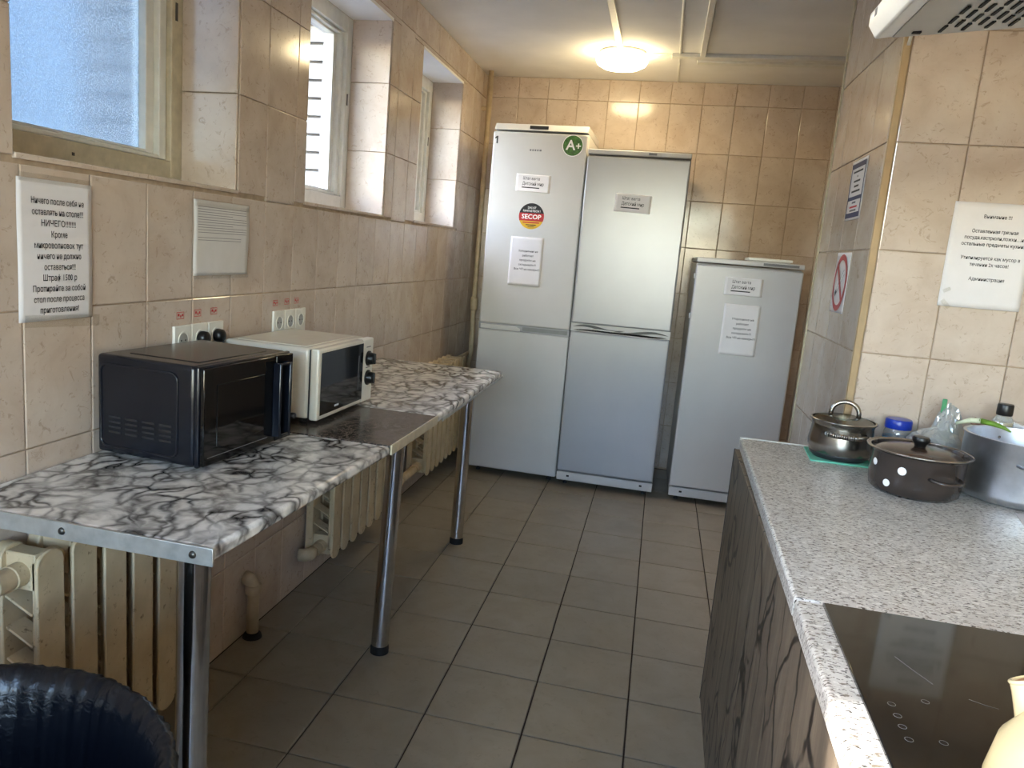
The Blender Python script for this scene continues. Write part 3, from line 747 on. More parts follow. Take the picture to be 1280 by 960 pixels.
for (x, y) in ((.026, -.283), (.026, -.308), (.025, -.331), (.025, -.356), (.07, -.262), (.063, -.349)):
    pts = [(.0045 * math.cos(a * PI / 8), .0045 * math.sin(a * PI / 8), 0) for a in range(16)]
    MB().tube(pts, .0002, 5, True).build('touch_mark', 'plastic_grey', hob, loc=(x, y, .0064))
for p in ([(.065, -.150), (.078, -.180), (.094, -.212)], [(.128, -.235), (.145, -.243), (.158, -.246)]):
    MB().tube([(x, y, .0062) for x, y in p], .00035, 5).build('scratch', 'ink_grey', hob)

# ---- range hood
def hood():
    t = thing('range_hood', 'slim white range hood over the hob, slotted grey underside', 'range hood', (1.404, -.452, 1.752))
    L = .60; D = RW - 1.404 - .002; k = .10
    u = lambda x: x * k if x < .5 else .5 * k
    prof = [(.0, .016), (.012, -.002), (.030, .001), (.5, .048), (D, .048), (D, .16), (.5, .16), (.10, .075), (.0, .034)]
    # body profile in x,z extruded along -y
    MB().prism_axis(prof, -L, 0, 1).build('body', 'hood_white', t, bevel=.003)
    b = MB().prism_axis([(.034, .0002), (.49, .0455), (.49, .0475), (.034, .003)], -L + .004, -.004, 1).build('underside', 'hood_grey', t)
    rr = math.atan(.1)
    sl = MB().box(-.0021, .0021, -.015, .015, -.0012, .0012).mesh('slot'); sl.materials.append(M['slot_dark'])
    for i in range(22):
        for j in range(9):
            x = .092 + i * .0145; y = -.034 - i * .0008 - j * .042 - (i % 2) * .021
            if i < 4 and 2 < j: continue
            link('slot', sl, b, (x, y, (x - .034) * .0993 - .0005), (0, -rr, 0))
    MB().lathe([(.05, -.006), (.06, 0), (.06, .004)], 24, (.16, -.30, .012)).build('lamp_glass', 'plastic_grey', b, True, auto=40)
    MB().box(.055, .066, -.03, -.022, .0005, .004).build('screw_hole', 'slot_dark', b)
    MB().box(-.0006, .0004, -.045, -.034, .020, .030).build('mark', 'ink_grey', t)
hood()
cb = thing('cable_stub', 'short white cable end poking out below the hood corner', 'cable', (1.708, .672, 2.06))
MB().tube([(0, .018, -.03), (.0, .004, 0), (.01, 0, .012), (.03, .0, .015)], .0045, 10).build('sheath', 'plastic_white', cb, True)
cb.location = (PX + .012, NY - .02, 2.075)

# ---- ceiling lamp and cable ducts
lp = thing('ceiling_lamp', 'round glowing lamp on the ceiling above the fridges', 'lamp', (.79, 2.86, CZ))
MB().lathe([(.0, -.0005), (.125, -.0005), (.135, -.012), (.135, -.028), (.12, -.030)], 48).build('base', 'plastic_white', lp, True, auto=40)
MB().lathe([(.128, -.024), (.143, -.032), (.145, -.048), (.135, -.068), (.105, -.084), (.06, -.092), (.0, -.094)], 48, cap=False).build('diffuser', 'lamp_diffuser', lp, True)
def duct(label, x0, x1, y0, y1, h, mat='frame_white'):
    o = MB().box(x0, x1, y0, y1, CZ - h, CZ - .0005).build('cable_duct', mat, bevel=.003); return tag(o, label, 'cable duct')
duct('slim white cable duct leading straight to the ceiling lamp', .765, .800, .9, 2.80, .014)
duct('white ceiling duct running lengthwise into the crossing ducts', 1.212, 1.242, .9, 2.84, .020)
duct('narrow ceiling strip reaching the tiled end wall', 1.098, 1.110, .9, FW - .002, .006)
duct('nearer of two crossing ceiling ducts above the fridges', 1.06, R2 - .01, 2.845, 2.905, .022)
duct('farther of two crossing ceiling ducts above the fridges', 1.20, R2 - .01, 2.945, 3.005, .024)
duct('thin cable cover between the lamp and the crossing ducts', .935, 1.06, 2.865, 2.885, .012)

# ================================================================== SMALL OBJECTS
def pot_steel():
    x, y = 1.700, .572
    m = thing('dish_cloth', 'teal dish cloth lying flat under the small steel pot', 'cloth', (0, 0, CT))
    MB().prism([(1.622, .662), (1.612, .497), (1.775, .492), (1.790, .655)], .0, .005).build('fabric', 'cloth_teal', m, bevel=.002)
    t = thing('cooking_pot', 'small bellied steel pot with glass lid, on a teal cloth', 'pot', (x, y, CT + .0055))
    MB().lathe([(.0, .0), (.066, .0), (.078, .008), (.086, .03), (.0875, .045), (.084, .07), (.0815, .092), (.084, .102), (.0885, .106), (.0885, .108), (.082, .106), (.079, .092), (.082, .045), (.074, .012), (0, .006)], 48, cap=False).build('body', 'steel', t, True, auto=50)
    MB().lathe([(.0665, .0), (.0785, .008), (.0815, .016), (.0805, .018), (.07, .0)], 48, cap=False).build('base_ring', 'plastic_dark', t, True)
    lid = MB().lathe([(.084, .106), (.07, .113), (.045, .120), (.02, .1235), (.0, .124)], 40, cap=False).build('lid', 'lid_glass', t, True)
    MB().lathe([(.083, .1045), (.089, .1065), (.089, .1095), (.083, .1105)], 48, cap=False).build('rim', 'steel', lid, True)
    arc = [(-.037 * math.cos(a), .0, .121 + .040 * math.sin(a) ** .8 if 0 < a < PI else .118) for a in [PI * k / 14 for k in range(15)]]
    MB().tube(arc, .0065, 12).build('handle', 'steel', lid, True, rot=(0, 0, math.radians(-8)))
    for s in (-1, 1):
        h = []
        for k in range(25):
            a = math.radians(-40 + 80 * k / 24); rr = .0865 + .016 * math.sin(PI * k / 24) ** .6; h.append((rr * math.sin(a), -s * rr * math.cos(a), .077))
        hd = MB()
        for i in range(24):
            a, b = h[i], h[i + 1]; hd.add([(a[0], a[1], a[2] - .007), (b[0], b[1], b[2] - .007), (b[0], b[1], b[2] + .007), (a[0], a[1], a[2] + .007)], [(0, 1, 2, 3)])
        hh = hd.build('side_handle', 'steel', t, True); sm = hh.modifiers.new('s', 'SOLIDIFY'); sm.thickness = .002
        for e in (h[0], h[-1]): MB().lathe([(.005, 0), (.004, .003), (.0, .004)], 10).build('rivet', 'aluminium', hh, True, loc=(e[0], e[1] - s * .003, e[2]), rot=(s * PI / 2, 0, 0))
pot_steel()
def pot_brown():
    x, y = 1.819, .300
    t = thing('cooking_pot', 'dark brown enamel pot with white dots and black lid knob', 'pot', (x, y, CT))
    prof = [(.0, .0), (.090, .0), (.101, .010), (.104, .03), (.107, .098), (.112, .104), (.117, .106), (.117, .109), (.108, .108), (.104, .098), (.100, .03), (.09, .008), (0, .005)]
    MB().lathe(prof, 56, cap=False).build('body', 'enamel_brown', t, True, auto=50)
    MB().tube([(.117 * math.cos(2 * PI * k / 56), .117 * math.sin(2 * PI * k / 56), .1085) for k in range(56)], .0022, 8, True).build('rim', 'steel', t, True)
    lid = MB().lathe([(.106, .100), (.098, .101), (.085, .108), (.05, .114), (.0, .116)], 48, cap=False).build('lid', 'enamel_brown_lid', t, True)
    MB().lathe([(.012, .113), (.014, .122), (.019, .128), (.0205, .136), (.018, .141), (.0, .142)], 24, cap=False).build('knob', 'knob_black', lid, True, auto=50)
    def dot(az, z, r):
        mb = MB(); pts = []
        R0 = .1045 + (z - .03) * .045
        for k in range(14):
            a = 2 * PI * k / 14; aa = az + r * math.cos(a) / R0; zz = z + r * math.sin(a); R_ = .1048 + (zz - .03) * .044; pts.append((R_ * math.cos(aa), R_ * math.sin(aa), zz))
        mb.add(pts, [tuple(range(14))]).build('dot', 'ink_white', t)
    for az, z, r in ((195, .072, .009), (237, .068, .010), (219, .030, .009), (165, .04, .009), (20, .05, .010), (60, .07, .009), (110, .04, .01)): dot(math.radians(az), z, r)
    for az in (292, 112):
        pts = []
        for k in range(11):
            u = -1 + 2 * k / 10; a = math.radians(az) + u * .40; rr = .103 + .026 * (1 - abs(u) ** 3.5); pts.append((rr * math.cos(a), rr * math.sin(a), .060 - .004 * (1 - u * u)))
        MB().tube(pts, .0042, 8).build('side_handle', 'enamel_brown', t, True)
pot_brown()
sheet0 = tag(MB().prism([(2.02, .22), (1.985, .06), (2.20, .05), (2.22, .21)], 0, .0012).build('paper_sheet', 'paper', loc=(0, 0, CT)), 'white paper sheet lying before the large aluminium pot', 'paper')
def pot_alu():
    x, y = 2.078, .365
    t = thing('cooking_pot', 'large open aluminium pot at the right edge of the worktop', 'pot', (x, y, CT + .0018))
    R = .135
    MB().lathe([(.0, .0), (R - .012, .0), (R - .003, .006), (R, .02), (R, .150), (R + .003, .153), (R + .003, .156), (R - .004, .156), (R - .005, .15), (R - .005, .02), (0, .006)], 64, cap=False).build('body', 'aluminium', t, True, auto=50)
    for az in (255, 75):
        a = math.radians(az)
        b = MB().box(-.016, .016, -.003, .003, -.010, .010).build('bracket', 'plastic_white', t, bevel=.002, loc=((R + .002) * math.cos(a), (R + .002) * math.sin(a), .118), rot=(0, 0, a + PI / 2))
        for dx in (-.009, .009):
            for dz in (-.005, .005): MB().lathe([(.0028, 0), (.0, .002)], 8).build('rivet', 'steel', b, True, loc=(dx, -.003, dz), rot=(PI / 2, 0, 0))
        pts = [(u * .03, -.004 - .028 * (1 - abs(u) ** 3), 0) for u in [-1 + k / 5 for k in range(11)]]
        MB().tube(pts, .004, 8).build('handle', 'aluminium', t, True, loc=((R + .002) * math.cos(a), (R + .002) * math.sin(a), .108), rot=(0, 0, a + PI / 2))
    for az in (60, 95): MB().lathe([(.004, 0), (.0, .002)], 8).build('rivet', 'steel', t, True, loc=((R - .006) * math.cos(math.radians(az)), (R - .006) * math.sin(math.radians(az)), .128), rot=(0, -PI / 2, math.radians(az)))
pot_alu()
def jar():
    t = thing('plastic_jar', 'clear plastic jar with blue screw lid behind the pots', 'jar', (1.858, .622, CT))
    MB().lathe([(.0, .002), (.033, .002), (.036, .006), (.036, .085), (.033, .096), (.031, .102)], 32, cap=False).build('body', 'jar_plastic', t, True)
    MB().lathe([(.0366, .028), (.0366, .076)], 32, cap=False).build('label_band', 'label_blue', t, True)
    MB().lathe([(.0, .006), (.031, .006), (.031, .05), (.0, .052)], 24, cap=False).build('contents', 'plastic_white', t, True)
    mb = MB(); n = 48; prof = [(.0345, .100), (.0355, .102), (.0355, .122), (.033, .127), (.0, .1275)]
    mb.lathe(prof, n, cap=False); mb.build('lid', 'plastic_blue', t, True, auto=40)
jar()
def bottle():
    t = thing('oil_bottle', 'small oil bottle with black cap behind the aluminium pot', 'bottle', (2.095, .560, CT))
    MB().lathe([(.0, .002), (.024, .002), (.027, .008), (.027, .150), (.0255, .164), (.0195, .175), (.0165, .179), (.0165, .185)], 28, cap=False, sx=1, sy=.8).build('glass', 'jar_plastic', t, True)
    MB().lathe([(.0, .005), (.0245, .005), (.0250, .150), (.0240, .160), (.0, .161)], 28, cap=False, sy=.8).build('oil', 'oil', t, True, auto=40)
    MB().lathe([(.0185, .180), (.0195, .182), (.0195, .208), (.018, .211), (.0, .2115)], 28, cap=False).build('cap', 'knob_black', t, True, auto=40)
    MB().lathe([(.0245, .05), (.0275, .05), (.0275, .10), (.0245, .10)], 28, cap=False, sy=.8).build('label_band', 'package_red', t, True)
bottle()
def bag():
    t = thing('plastic_bag', 'crumpled clear plastic bag of greens between jar and aluminium pot', 'bag', (1.955, .560, CT))
    def blob(cx, cy, cz, rx, ry, rz, amp, name, mat, parent, seed, n=34, m=22):
        rnd = random.Random(seed); ph = [(rnd.uniform(2, 6), rnd.uniform(2, 6), rnd.uniform(0, 6)) for _ in range(6)]; vs = []; fs = []
        for j in range(m + 1):
            th = PI * j / m
            for k in range(n):
                a = 2 * PI * k / n; w = 1
                for p, q, o in ph: w += amp * abs(math.sin(p * a * 1.0 + q * th + o)) - amp * .5
                w += rnd.gauss(0, amp * .35)
                vs.append((cx + rx * w * math.sin(th) * math.cos(a), cy + ry * w * math.sin(th) * math.sin(a), max(.0015, cz + rz * w * math.cos(th))))
        for j in range(m):
            for k in range(n): a = j * n + k; b = j * n + (k + 1) % n; fs.append((a, b, b + n, a + n))
        return MB().add(vs, fs).build(name, mat, parent, False)
    b1 = blob(-.020, -.012, .060, .074, .058, .062, .05, 'film', 'bag_film', t, 3)
    blob(.012, .012, .090, .038, .034, .092, .06, 'film', 'bag_film', t, 5)
    MB().tube([(.012, .0, .02), (.014, .0, .07), (.018, .002, .10), (.020, .002, .132)], [.014, .020, .017, .004], 12).build('greens', 'green_veg', t, True)
    MB().tube([(-.03, .0, .012), (-.02, -.01, .05), (-.03, .0, .07)], [.02, .024, .006], 12).build('greens', 'onion_white', t, True)
    MB().box(-.006, .006, -.003, .003, .165, .205).build('clip', 'clip_green', t, bevel=.002, loc=(-.006, .012, 0))
    MB().tube([(-.006, .012, .10), (-.007, .012, .14), (-.006, .012, .170)], [.012, .007, .004], 10).build('twisted_neck', 'bag_film', t, True)
bag()
on = thing('spring_onion', 'green and white spring onion stalk leaning over the aluminium pot rim', 'vegetable', (0, 0, CT))
MB().tube([(1.968, .520, .150), (1.995, .502, .165), (2.015, .487, .1685)], [.004, .007, .0075], 10).build('white_stalk', 'onion_white', on, True)
MB().tube([(2.012, .489, .1685), (2.036, .470, .167), (2.055, .452, .163), (2.068, .438, .156)], [.0072, .0068, .005, .002], 10).build('green_leaf', 'green_veg', on, True)
pk = thing('snack_packet', 'red and white printed packet behind the aluminium pot', 'packet', (2.170, .580, CT), math.radians(-20))
MB().prism_axis([(-.045, 0), (.045, 0), (.05, .14), (-.04, .16)], -.012, .012, 1).build('pouch', 'paper', pk, bevel=.004)
MB().box(-.042, .042, -.0135, -.012, .06, .12).build('print_band', 'package_red', pk)
MB().box(-.03, .02, -.0135, -.012, .13, .138).build('print_line', 'ink', pk)
tw = tag(MB().tube([(2.03, .585, .0), (2.028, .58, .10), (2.03, .575, .135), (2.042, .57, .150), (2.035, .58, .158), (2.022, .58, .150), (2.035, .572, .142), (2.048, .58, .155)], [.012, .010, .006, .007, .006, .006, .005, .002], 8).build('twisted_wrapper', 'twine', loc=(0, 0, CT)), 'twisted reddish wrapper end sticking up beside the oil bottle', 'wrapper')
def kettle():
    t = thing('enamel_kettle', 'cream enamel kettle with chipped dark spout rim, on the hob', 'kettle', (1.622, -1.022, CT + .0065))
    MB().lathe([(.0, .0), (.115, .0), (.121, .006), (.121, .045), (.115, .080), (.100, .104), (.076, .120), (.058, .125), (.0, .125)], 56, cap=False).build('body', 'enamel_cream', t, True, auto=60)
    lid = MB().lathe([(.060, .125), (.056, .131), (.03, .141), (.0, .144)], 40, cap=False).build('lid', 'enamel_cream', t, True)
    MB().lathe([(.006, .142), (.007, .149), (.013, .157), (.012, .165), (.0, .168)], 20, cap=False).build('knob', 'knob_black', lid, True)
    d = Vector((-.62, .78, 0)).normalized()
    def P(r, z): return (d.x * r, d.y * r, z)
    sp = MB().tube([P(.066, .066), P(.084, .088), P(.096, .106), P(.102, .118), P(.106, .127)], [.036, .029, .023, .021, .021], 24).build('spout', 'enamel_cream', t, True, auto=60)
    rim = []; 
    c = Vector(P(.106, .128)); e1 = Vector((-d.y, d.x, 0)); e2 = Vector((-d.x * .55, -d.y * .55, .35)).normalized()
    ax = Vector((d.x * .5, d.y * .5, .86)).normalized(); e2 = ax.cross(e1).normalized()
    MB().tube([c + e1 * .0205 * math.cos(k * PI / 12) + e2 * .0205 * math.sin(k * PI / 12) for k in range(24)], .0022, 8, True).build('rim', 'enamel_cream', sp, True)
    MB().tube([c + e1 * .0215 * math.cos(k * PI / 12) + e2 * .0215 * math.sin(k * PI / 12) - ax * .001 for k in range(9, 17)], .0026, 8).build('chip', 'enamel_chip', sp, True)
    MB().add([c + ax * .0006 + e1 * .0185 * math.cos(k * PI / 10) + e2 * .0185 * math.sin(k * PI / 10) for k in range(20)], [tuple(range(20))]).build('mouth', 'rust', sp)
    h = [(-d.x * .0, 0, 0)]
    arc = [Vector((d.x, d.y, 0)) * (.075 * math.cos(a)) + Vector((0, 0, .108 + .115 * math.sin(a))) for a in [PI * k / 16 for k in range(17)]]
    MB().tube(arc, .005, 10).build('handle', 'knob_black', t, True)
kettle()

# ---- sockets
def socket(y, z, label, plug):
    t = thing('wall_socket', label, 'socket', (LW + .0005, y, z))
    w = .080
    f = MB().box(0, .009, -w / 2, w / 2, -.042, .042).build('frame', 'plastic_white', t, bevel=.003, seg=2)
    MB().lathe([(.0, .002), (.0205, .002), (.0215, .011), (.0245, .011), (.0245, .009)], 28, cap=False).build('cup_ring', 'plastic_white', t, True, rot=(0, PI / 2, 0), auto=40)
    c = MB().lathe([(.0, .0095), (.0205, .0095)], 28, cap=False).build('cup', 'alu_strip', t, rot=(0, PI / 2, 0))
    if plug:
        p = tag(MB().lathe([(.0, .0115), (.019, .0115), (.0205, .016), (.019, .030), (.012, .036), (.0, .037)], 24, cap=False).build('power_plug', 'knob_black', None, True, loc=(LW + .0005, y, z), rot=(0, PI / 2, 0), auto=50), plug, 'plug')
        MB().tube([(0.0, .0, .03), (.018, 0, .034), (.05, .004, .028), (.08, .01, .02)], .0035, 8).build('cord', 'knob_black', p, True)
    else:
        for dy in (-.0095, .0095): MB().lathe([(.0028, .0096), (.0, .0099)], 10, cap=False).build('pin_hole', 'slot_dark', t, loc=(0, dy, 0), rot=(0, PI / 2, 0))
socket(.143, 1.083, 'empty white socket, leftmost of three behind the black microwave', None)
socket(.225, 1.083, 'white socket with black plug, middle of three behind the black microwave', 'black power plug in the middle socket behind the black microwave')
socket(.307, 1.083, 'white socket with black plug, right of three behind the black microwave', 'black power plug in the right socket behind the black microwave')
socket(.700, 1.091, 'empty white socket, left of the three above the white microwave', None)
socket(.782, 1.091, 'empty white socket, middle of the three above the white microwave', None)
socket(.864, 1.091, 'empty white socket, right of the three above the white microwave', None)

# ---- text and sheets
def text_mesh(s, size, mat, align='CENTER', bold=0, squash=1.0):
    cu = bpy.data.curves.new('txt', 'FONT'); cu.body = s; cu.size = size; cu.align_x = align; cu.align_y = 'CENTER'; cu.offset = bold * size; cu.resolution_u = 2
    o = bpy.data.objects.new('txt', cu); col.objects.link(o)
    bpy.context.view_layer.update()
    me = bpy.data.meshes.new_from_object(o.evaluated_get(bpy.context.evaluated_depsgraph_get()))
    bpy.data.objects.remove(o); bpy.data.curves.remove(cu)
    me.materials.clear(); me.materials.append(M[mat])
    for v in me.vertices: v.co = (v.co.x * squash, 0, v.co.y)      # stand it up: x right, z up, faces -y
    return me
def text_part(parent, s, x, z, size, mat='ink', bold=.012, y=-.0012, align='CENTER', curve=None, width=None, name='print_line'):
    me = text_mesh(s, size, mat, align, bold)
    if width:
        xs = [v.co.x for v in me.vertices]
        if xs:
            k = width / max(1e-6, max(xs) - min(xs))
            for v in me.vertices: v.co.x *= k
    for v in me.vertices:
        gx, gz = v.co.x + x, v.co.z + z
        v.co = (gx, y + (curve(gx, gz) if curve else 0), gz)
    o = bpy.data.objects.new(name, me); col.objects.link(o); o.parent = parent; return o
def bar(parent, x0, x1, z, h, mat='ink_grey', y=-.0012, curve=None, name='print_line'):
    n = 8; vs = []; fs = []
    for i in range(n + 1):
        x = x0 + (x1 - x0) * i / n
        for zz in (z - h / 2, z + h / 2): vs.append((x, y + (curve(x, zz) if curve else 0), zz))
    for i in range(n): fs.append((2 * i, 2 * i + 2, 2 * i + 3, 2 * i + 1))
    return MB().add(vs, fs).build(name, mat, parent)
def sheet(name, label, loc, rz, w, h, mat='paper', cat='notice', curl=.003, seed=1, roll=0, thick=.0006):
    """local: x right, z up, origin at centre, faces -y"""
    rnd = random.Random(seed); a, b, c, d = (rnd.uniform(0, 6) for _ in range(4))
    curve = lambda x, z: -abs(curl) * (.45 + .3 * math.sin(x / w * 5 + a) * math.cos(z / h * 4 + b) + .25 * math.sin(z / h * 7 + c))
    t = thing(name, label, cat, loc, rz); t.rotation_euler = (0, roll, rz)
    n, m = 14, 18; vs = []; fs = []
    for j in range(m + 1):
        for i in range(n + 1):
            x = -w / 2 + w * i / n; z = -h / 2 + h * j / m; vs.append((x, curve(x, z), z))
    for j in range(m):
        for i in range(n): p = j * (n + 1) + i; fs.append((p, p + 1, p + n + 2, p + n + 1))
    pg = MB().add(vs, fs).build('page', mat, t, True); s_ = pg.modifiers.new('s', 'SOLIDIFY'); s_.thickness = thick; s_.offset = 0
    return t, curve
WALL = PI / 2
# big notice by the nearest window
t, cv = sheet('paper_notice', 'white bold-print notice taped to tiles under the nearest window', (LW + .004, -.312, 1.322), WALL, .212, .298, 'paper', curl=.004, seed=4, roll=0)
L = [('Ничего после себя не', .150), ('оставлять на столе!!!', .146), ('НИЧЕГО!!!!!!!', .098), ('Кроме', .046), ('микроволновок тут', .140), ('ничего не должно', .126), ('оставаться!!!', .090), ('Штраф 1500 р', .098), ('Протирайте за собой', .152), ('стол после процесса', .146), ('приготовления!', .112)]
L = [(a, b, .110 - .0243 * k) for k, (a, b) in enumerate(L)]
for s, wd, z in L: text_part(t, s, .006, z * .95, .0185, bold=.009, curve=cv, width=wd)
def tape(parent, x, z, w, h, rot=0, mat='clear_tape'):
    o = MB().box(-w / 2, w / 2, -.0006, .0, -h / 2, h / 2).build('tape', mat, parent, loc=(x, -.0045, z), rot=(0, rot, 0)); return o
tape(t, .0, .150, .205, .018); tape(t, .015, -.152, .22, .026, .05)
# landscape sheet
t, cv = sheet('paper_notice', 'landscape sheet with fine print in a clear sleeve, above the sockets', (LW + .004, .337, 1.368), WALL, .292, .212, 'paper_old', curl=.005, seed=9)
for k in range(14):
    z = .088 - k * .0072
    if k in (11,): continue
    bar(t, -.128, (.128 if k % 4 != 3 else .05) - (.03 if k > 10 else 0), z, .0013, 'ink_grey', curve=cv)
tape(t, 0, .098, .29, .022); tape(t, 0, -.108, .29, .016)
# notice by the pots
t, cv = sheet('paper_notice', 'white centred-print notice taped to the tiles above the pots', (2.028, NY - .004, 1.490), 0, .210, .292, 'paper', curl=.003, seed=12)
for s, wd, z in [('Внимание !!!', .070, .108), ('Оставленная грязная', .116, .068), ('посуда,кастрюли,ложки…и', .148, .050), ('остальные предметы кухни!', .158, .032), ('Утилизируется как мусор в', .150, -.006), ('течении 2х часов!', .098, -.024), ('Администрация', .090, -.064)]:
    text_part(t, s, .008, z, .0135, bold=.010, curve=cv, width=wd)
tape(t, -.085, -.140, .03, .012, .8); tape(t, -.088, -.100, .02, .010, -.5)
# partition signs: built facing -x
t, cv = sheet('wall_sign', 'blue-framed information sign on the side of the tiled partition', (PX - .002, .985, 1.681), -PI / 2, .205, .190, 'paper', 'sign', curl=.0005, seed=2)
for x0, x1, z0, z1 in ((-.093, .093, .070, .086), (-.093, .093, -.032, -.020), (-.093, .093, -.088, -.072), (-.093, -.084, -.072, .070), (.084, .093, -.072, .070)):
    MB().add([(x0, -.002, z0), (x1, -.002, z0), (x1, -.002, z1), (x0, -.002, z1)], [(0, 1, 2, 3)]).build('border', 'ink_blue', t)
for w_, z, m_ in ((.125, .058, 'ink'), (.01, .043, 'ink'), (.085, .028, 'ink'), (.06, .012, 'ink'), (.11, -.004, 'ink'), (.05, -.040, 'ink_grey'), (.10, -.054, 'ink_red'), (.085, -.065, 'ink_grey')): bar(t, -w_ / 2, w_ / 2, z, .006, m_, y=-.002)
t, cv = sheet('wall_sign', 'round red no-smoking sign on the side of the tiled partition', (PX - .002, 1.005, 1.383), -PI / 2, .200, .196, 'paper', 'sign', curl=.0005, seed=3)
def ring_flat(parent, r0, r1, mat, y, name, n=40, x=0, z=0):
    vs = []; fs = []
    for k in range(n):
        a = 2 * PI * k / n; vs += [(x + r0 * math.cos(a), y, z + r0 * math.sin(a)), (x + r1 * math.cos(a), y, z + r1 * math.sin(a))]
    for k in range(n): p = 2 * k; q = 2 * ((k + 1) % n); fs.append((p, p + 1, q + 1, q))
    return MB().add(vs, fs).build(name, mat, parent)
ring_flat(t, .074, .093, 'sticker_red', -.0022, 'ring')
def strip(parent, a, b, w, mat, y, name):
    d = Vector((b[0] - a[0], b[1] - a[1])).normalized(); nx, nz = -d.y * w / 2, d.x * w / 2
    MB().add([(a[0] - nx, y, a[1] - nz), (b[0] - nx, y, b[1] - nz), (b[0] + nx, y, b[1] + nz), (a[0] + nx, y, a[1] + nz)], [(0, 1, 2, 3)]).build(name, mat, parent)
strip(t, (-.055, .055), (.055, -.055), .016, 'sticker_red', -.0026, 'slash')
strip(t, (-.045, -.040), (-.028, -.026), .018, 'ink', -.0024, 'cigarette_tip'); strip(t, (-.028, -.026), (.045, .035), .018, 'ink_white', -.0023, 'cigarette')
strip(t, (-.026, -.034), (.050, .029), .002, 'ink', -.0024, 'outline'); strip(t, (-.034, -.020), (.042, .043), .002, 'ink', -.0024, 'outline')

# refrigerator papers and stickers (they lie on the doors)
def on_fridge(F, W, name, label, x, z, w, h, cat='notice', mat='paper', curl=.002, seed=1, roll=0):
    rz = F.rotation_euler.z; p = Matrix.Rotation(rz, 3, 'Z') @ Vector((x, -.0012, z)) + F.location
    return sheet(name, label, p, rz, w, h, mat, cat, curl, seed, roll, thick=.0004)
def shtat(F, label, x, z, roll):
    t, cv = on_fridge(F, 0, 'paper_label', label, x, z, .205, .100, 'label', curl=.0012, seed=5, roll=roll)
    text_part(t, 'Штат вахта', -.012, .026, .024, bold=.004, curve=cv, width=.100)
    text_part(t, 'Детский мир', .0, -.004, .027, bold=.004, curve=cv, width=.128)
    bar(t, -.066, .040, -.026, .006, 'ink', curve=cv)
shtat(F1, 'small printed label high on the tallest refrigerator door', .263, 1.803, .02)
shtat(F2, 'small printed label on the middle silvery refrigerator door', .285, 1.722, .03)
shtat(F3, 'small printed label near the top of the low refrigerator', .268, 1.304, .0)
def fr_notice(F, label, x, z, first, seed):
    t, cv = on_fridge(F, 0, 'paper_notice', label, x, z, .198, .290, curl=.006, seed=seed)
    for k, (s, wd) in enumerate([(first, .118), ('работает', .068), ('продукты не', .098), ('складывать!!!', .106), ('Все ЧП на камеры!!!', .156)]):
        text_part(t, s, .012, .062 - k * .027, .0165, bold=.012, curve=cv, width=wd)
fr_notice(F1, 'white curling paper notice on the tallest refrigerator, below round sticker', .258, 1.345, 'Холодильник не', 21)
fr_notice(F3, 'white paper notice on the low refrigerator, beneath its label', .278, 1.060, 'Морозилка не', 22)
def disc(parent, r, mat, y, name, x=0, z=0, z0=None, z1=None, n=48):
    pts = []
    for k in range(n):
        a = 2 * PI * k / n; zz = r * math.sin(a)
        if z0 is not None: zz = max(z0, min(z1, zz)); 
        xx = math.copysign(math.sqrt(max(0, r * r - zz * zz)), math.cos(a)) if z0 is not None else r * math.cos(a)
        pts.append((x + xx, y, z + zz))
    return MB().add(pts, [tuple(range(n))]).build(name, mat, parent)
def sticker(F, x, z, name, label):
    rz = F.rotation_euler.z; p = Matrix.Rotation(rz, 3, 'Z') @ Vector((x, -.0005, z)) + F.location
    t = thing(name, label, 'sticker', p, rz); return t
t = sticker(F1, .477, 2.028, 'energy_sticker', 'round green A plus sticker at the refrigerator top corner')
disc(t, .061, 'ink_white', -.0004, 'backing'); disc(t, .057, 'sticker_green', -.0008, 'face')
text_part(t, 'A', -.012, .0, .078, 'ink_white', .02, -.0014); text_part(t, '+', .033, -.004, .056, 'ink_white', .02, -.0014)
t = sticker(F1, .270, 1.613, 'round_sticker', 'round black, red and yellow SECOP sticker on refrigerator door')
r = .076
disc(t, r, 'ink', -.0004, 'band', z0=.018, z1=r); disc(t, r, 'sticker_red', -.0004, 'band', z0=-.028, z1=.018); disc(t, r, 'sticker_gold', -.0004, 'band', z0=-r, z1=-.028)
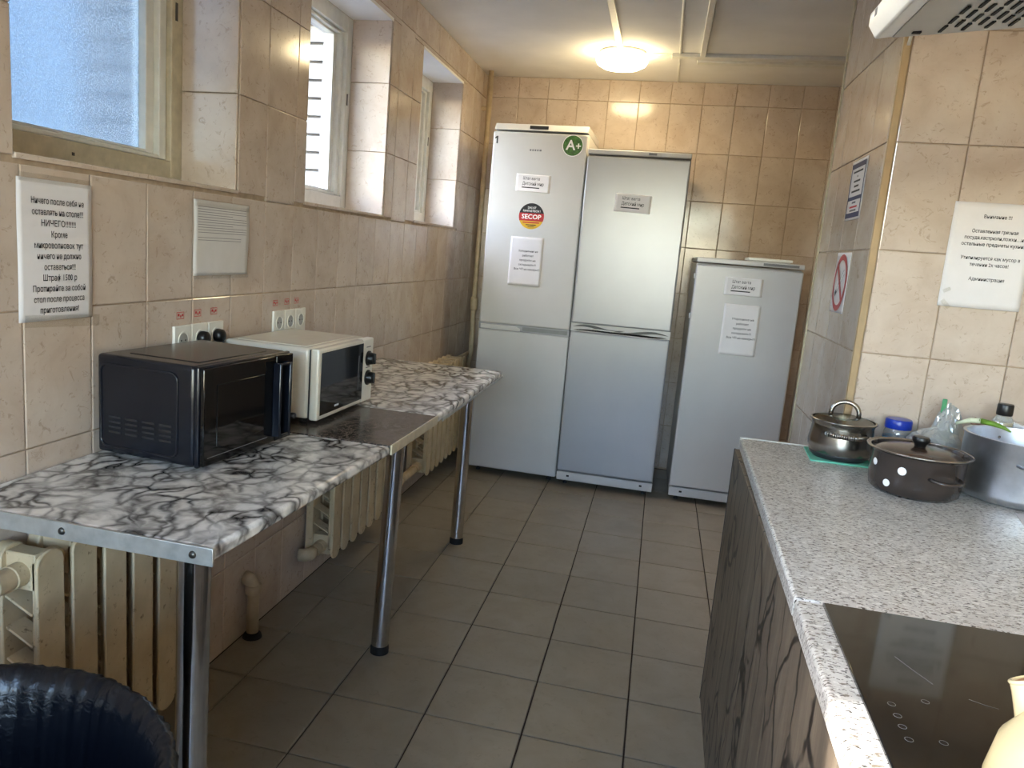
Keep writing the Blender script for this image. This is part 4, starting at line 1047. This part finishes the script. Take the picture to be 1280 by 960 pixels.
text_part(t, 'SECOP', 0, -.004, .037, 'ink_white', .02, -.001, width=.118)
text_part(t, 'DAS IST', 0, .049, .017, 'ink_white', .01, -.001, width=.05); text_part(t, 'FANTASTISCH !', 0, .030, .017, 'ink_white', .01, -.001, width=.104)
bar(t, -.05, .05, -.037, .007, 'sticker_red', y=-.001); bar(t, -.03, .032, -.051, .005, 'ink', y=-.001); bar(t, -.018, .02, -.061, .003, 'ink', y=-.001)
t = sticker(F1, .026, 2.040, 'number_sticker', 'black figure one on the top left of the tallest refrigerator'); text_part(t, '1', 0, 0, .058, 'ink', .03, -.0006); strip(t, (-.013, .010), (.0, .021), .008, 'ink', -.0007, 'flag')
t = sticker(F1, .262, 1.992, 'brand_badge', 'faint grey brand badge on the tallest refrigerator door')
for x0, x1 in ((-.036, -.026), (-.021, -.012), (-.007, .003), (.008, .017), (.022, .034)): bar(t, x0, x1, 0, .010, 'ink_grey', y=-.0006, name='letter')
# red marks above sockets
def mark(y, z, label):
    t = thing('red_mark', label, 'sticker', (LW + .0012, y, z), WALL); w, h = .034, .020
    for x0, x1, z0, z1 in ((-w / 2, w / 2, h / 2 - .0016, h / 2), (-w / 2, w / 2, -h / 2, -h / 2 + .0016), (-w / 2, -w / 2 + .0016, -h / 2, h / 2), (w / 2 - .0016, w / 2, -h / 2, h / 2)):
        MB().add([(x0, 0, z0), (x1, 0, z0), (x1, 0, z1), (x0, 0, z1)], [(0, 1, 2, 3)]).build('outline', 'ink_red', t)
    for x0, x1, zz in ((-.012, -.004, .002), (-.001, .004, -.002), (.007, .013, .001)): bar(t, x0, x1, zz, .007, 'ink_red', y=-.0002)
mark(.140, 1.152, 'small red mark above the left socket near the black microwave')
mark(.222, 1.154, 'small red mark above the middle socket near the black microwave')
mark(.305, 1.155, 'small red mark above the right socket near the black microwave')
mark(.682, 1.160, 'small red mark above the left socket over the white microwave')
mark(.765, 1.161, 'small red mark above the middle socket over the white microwave')
mark(.840, 1.161, 'small red mark above the right socket over the white microwave')
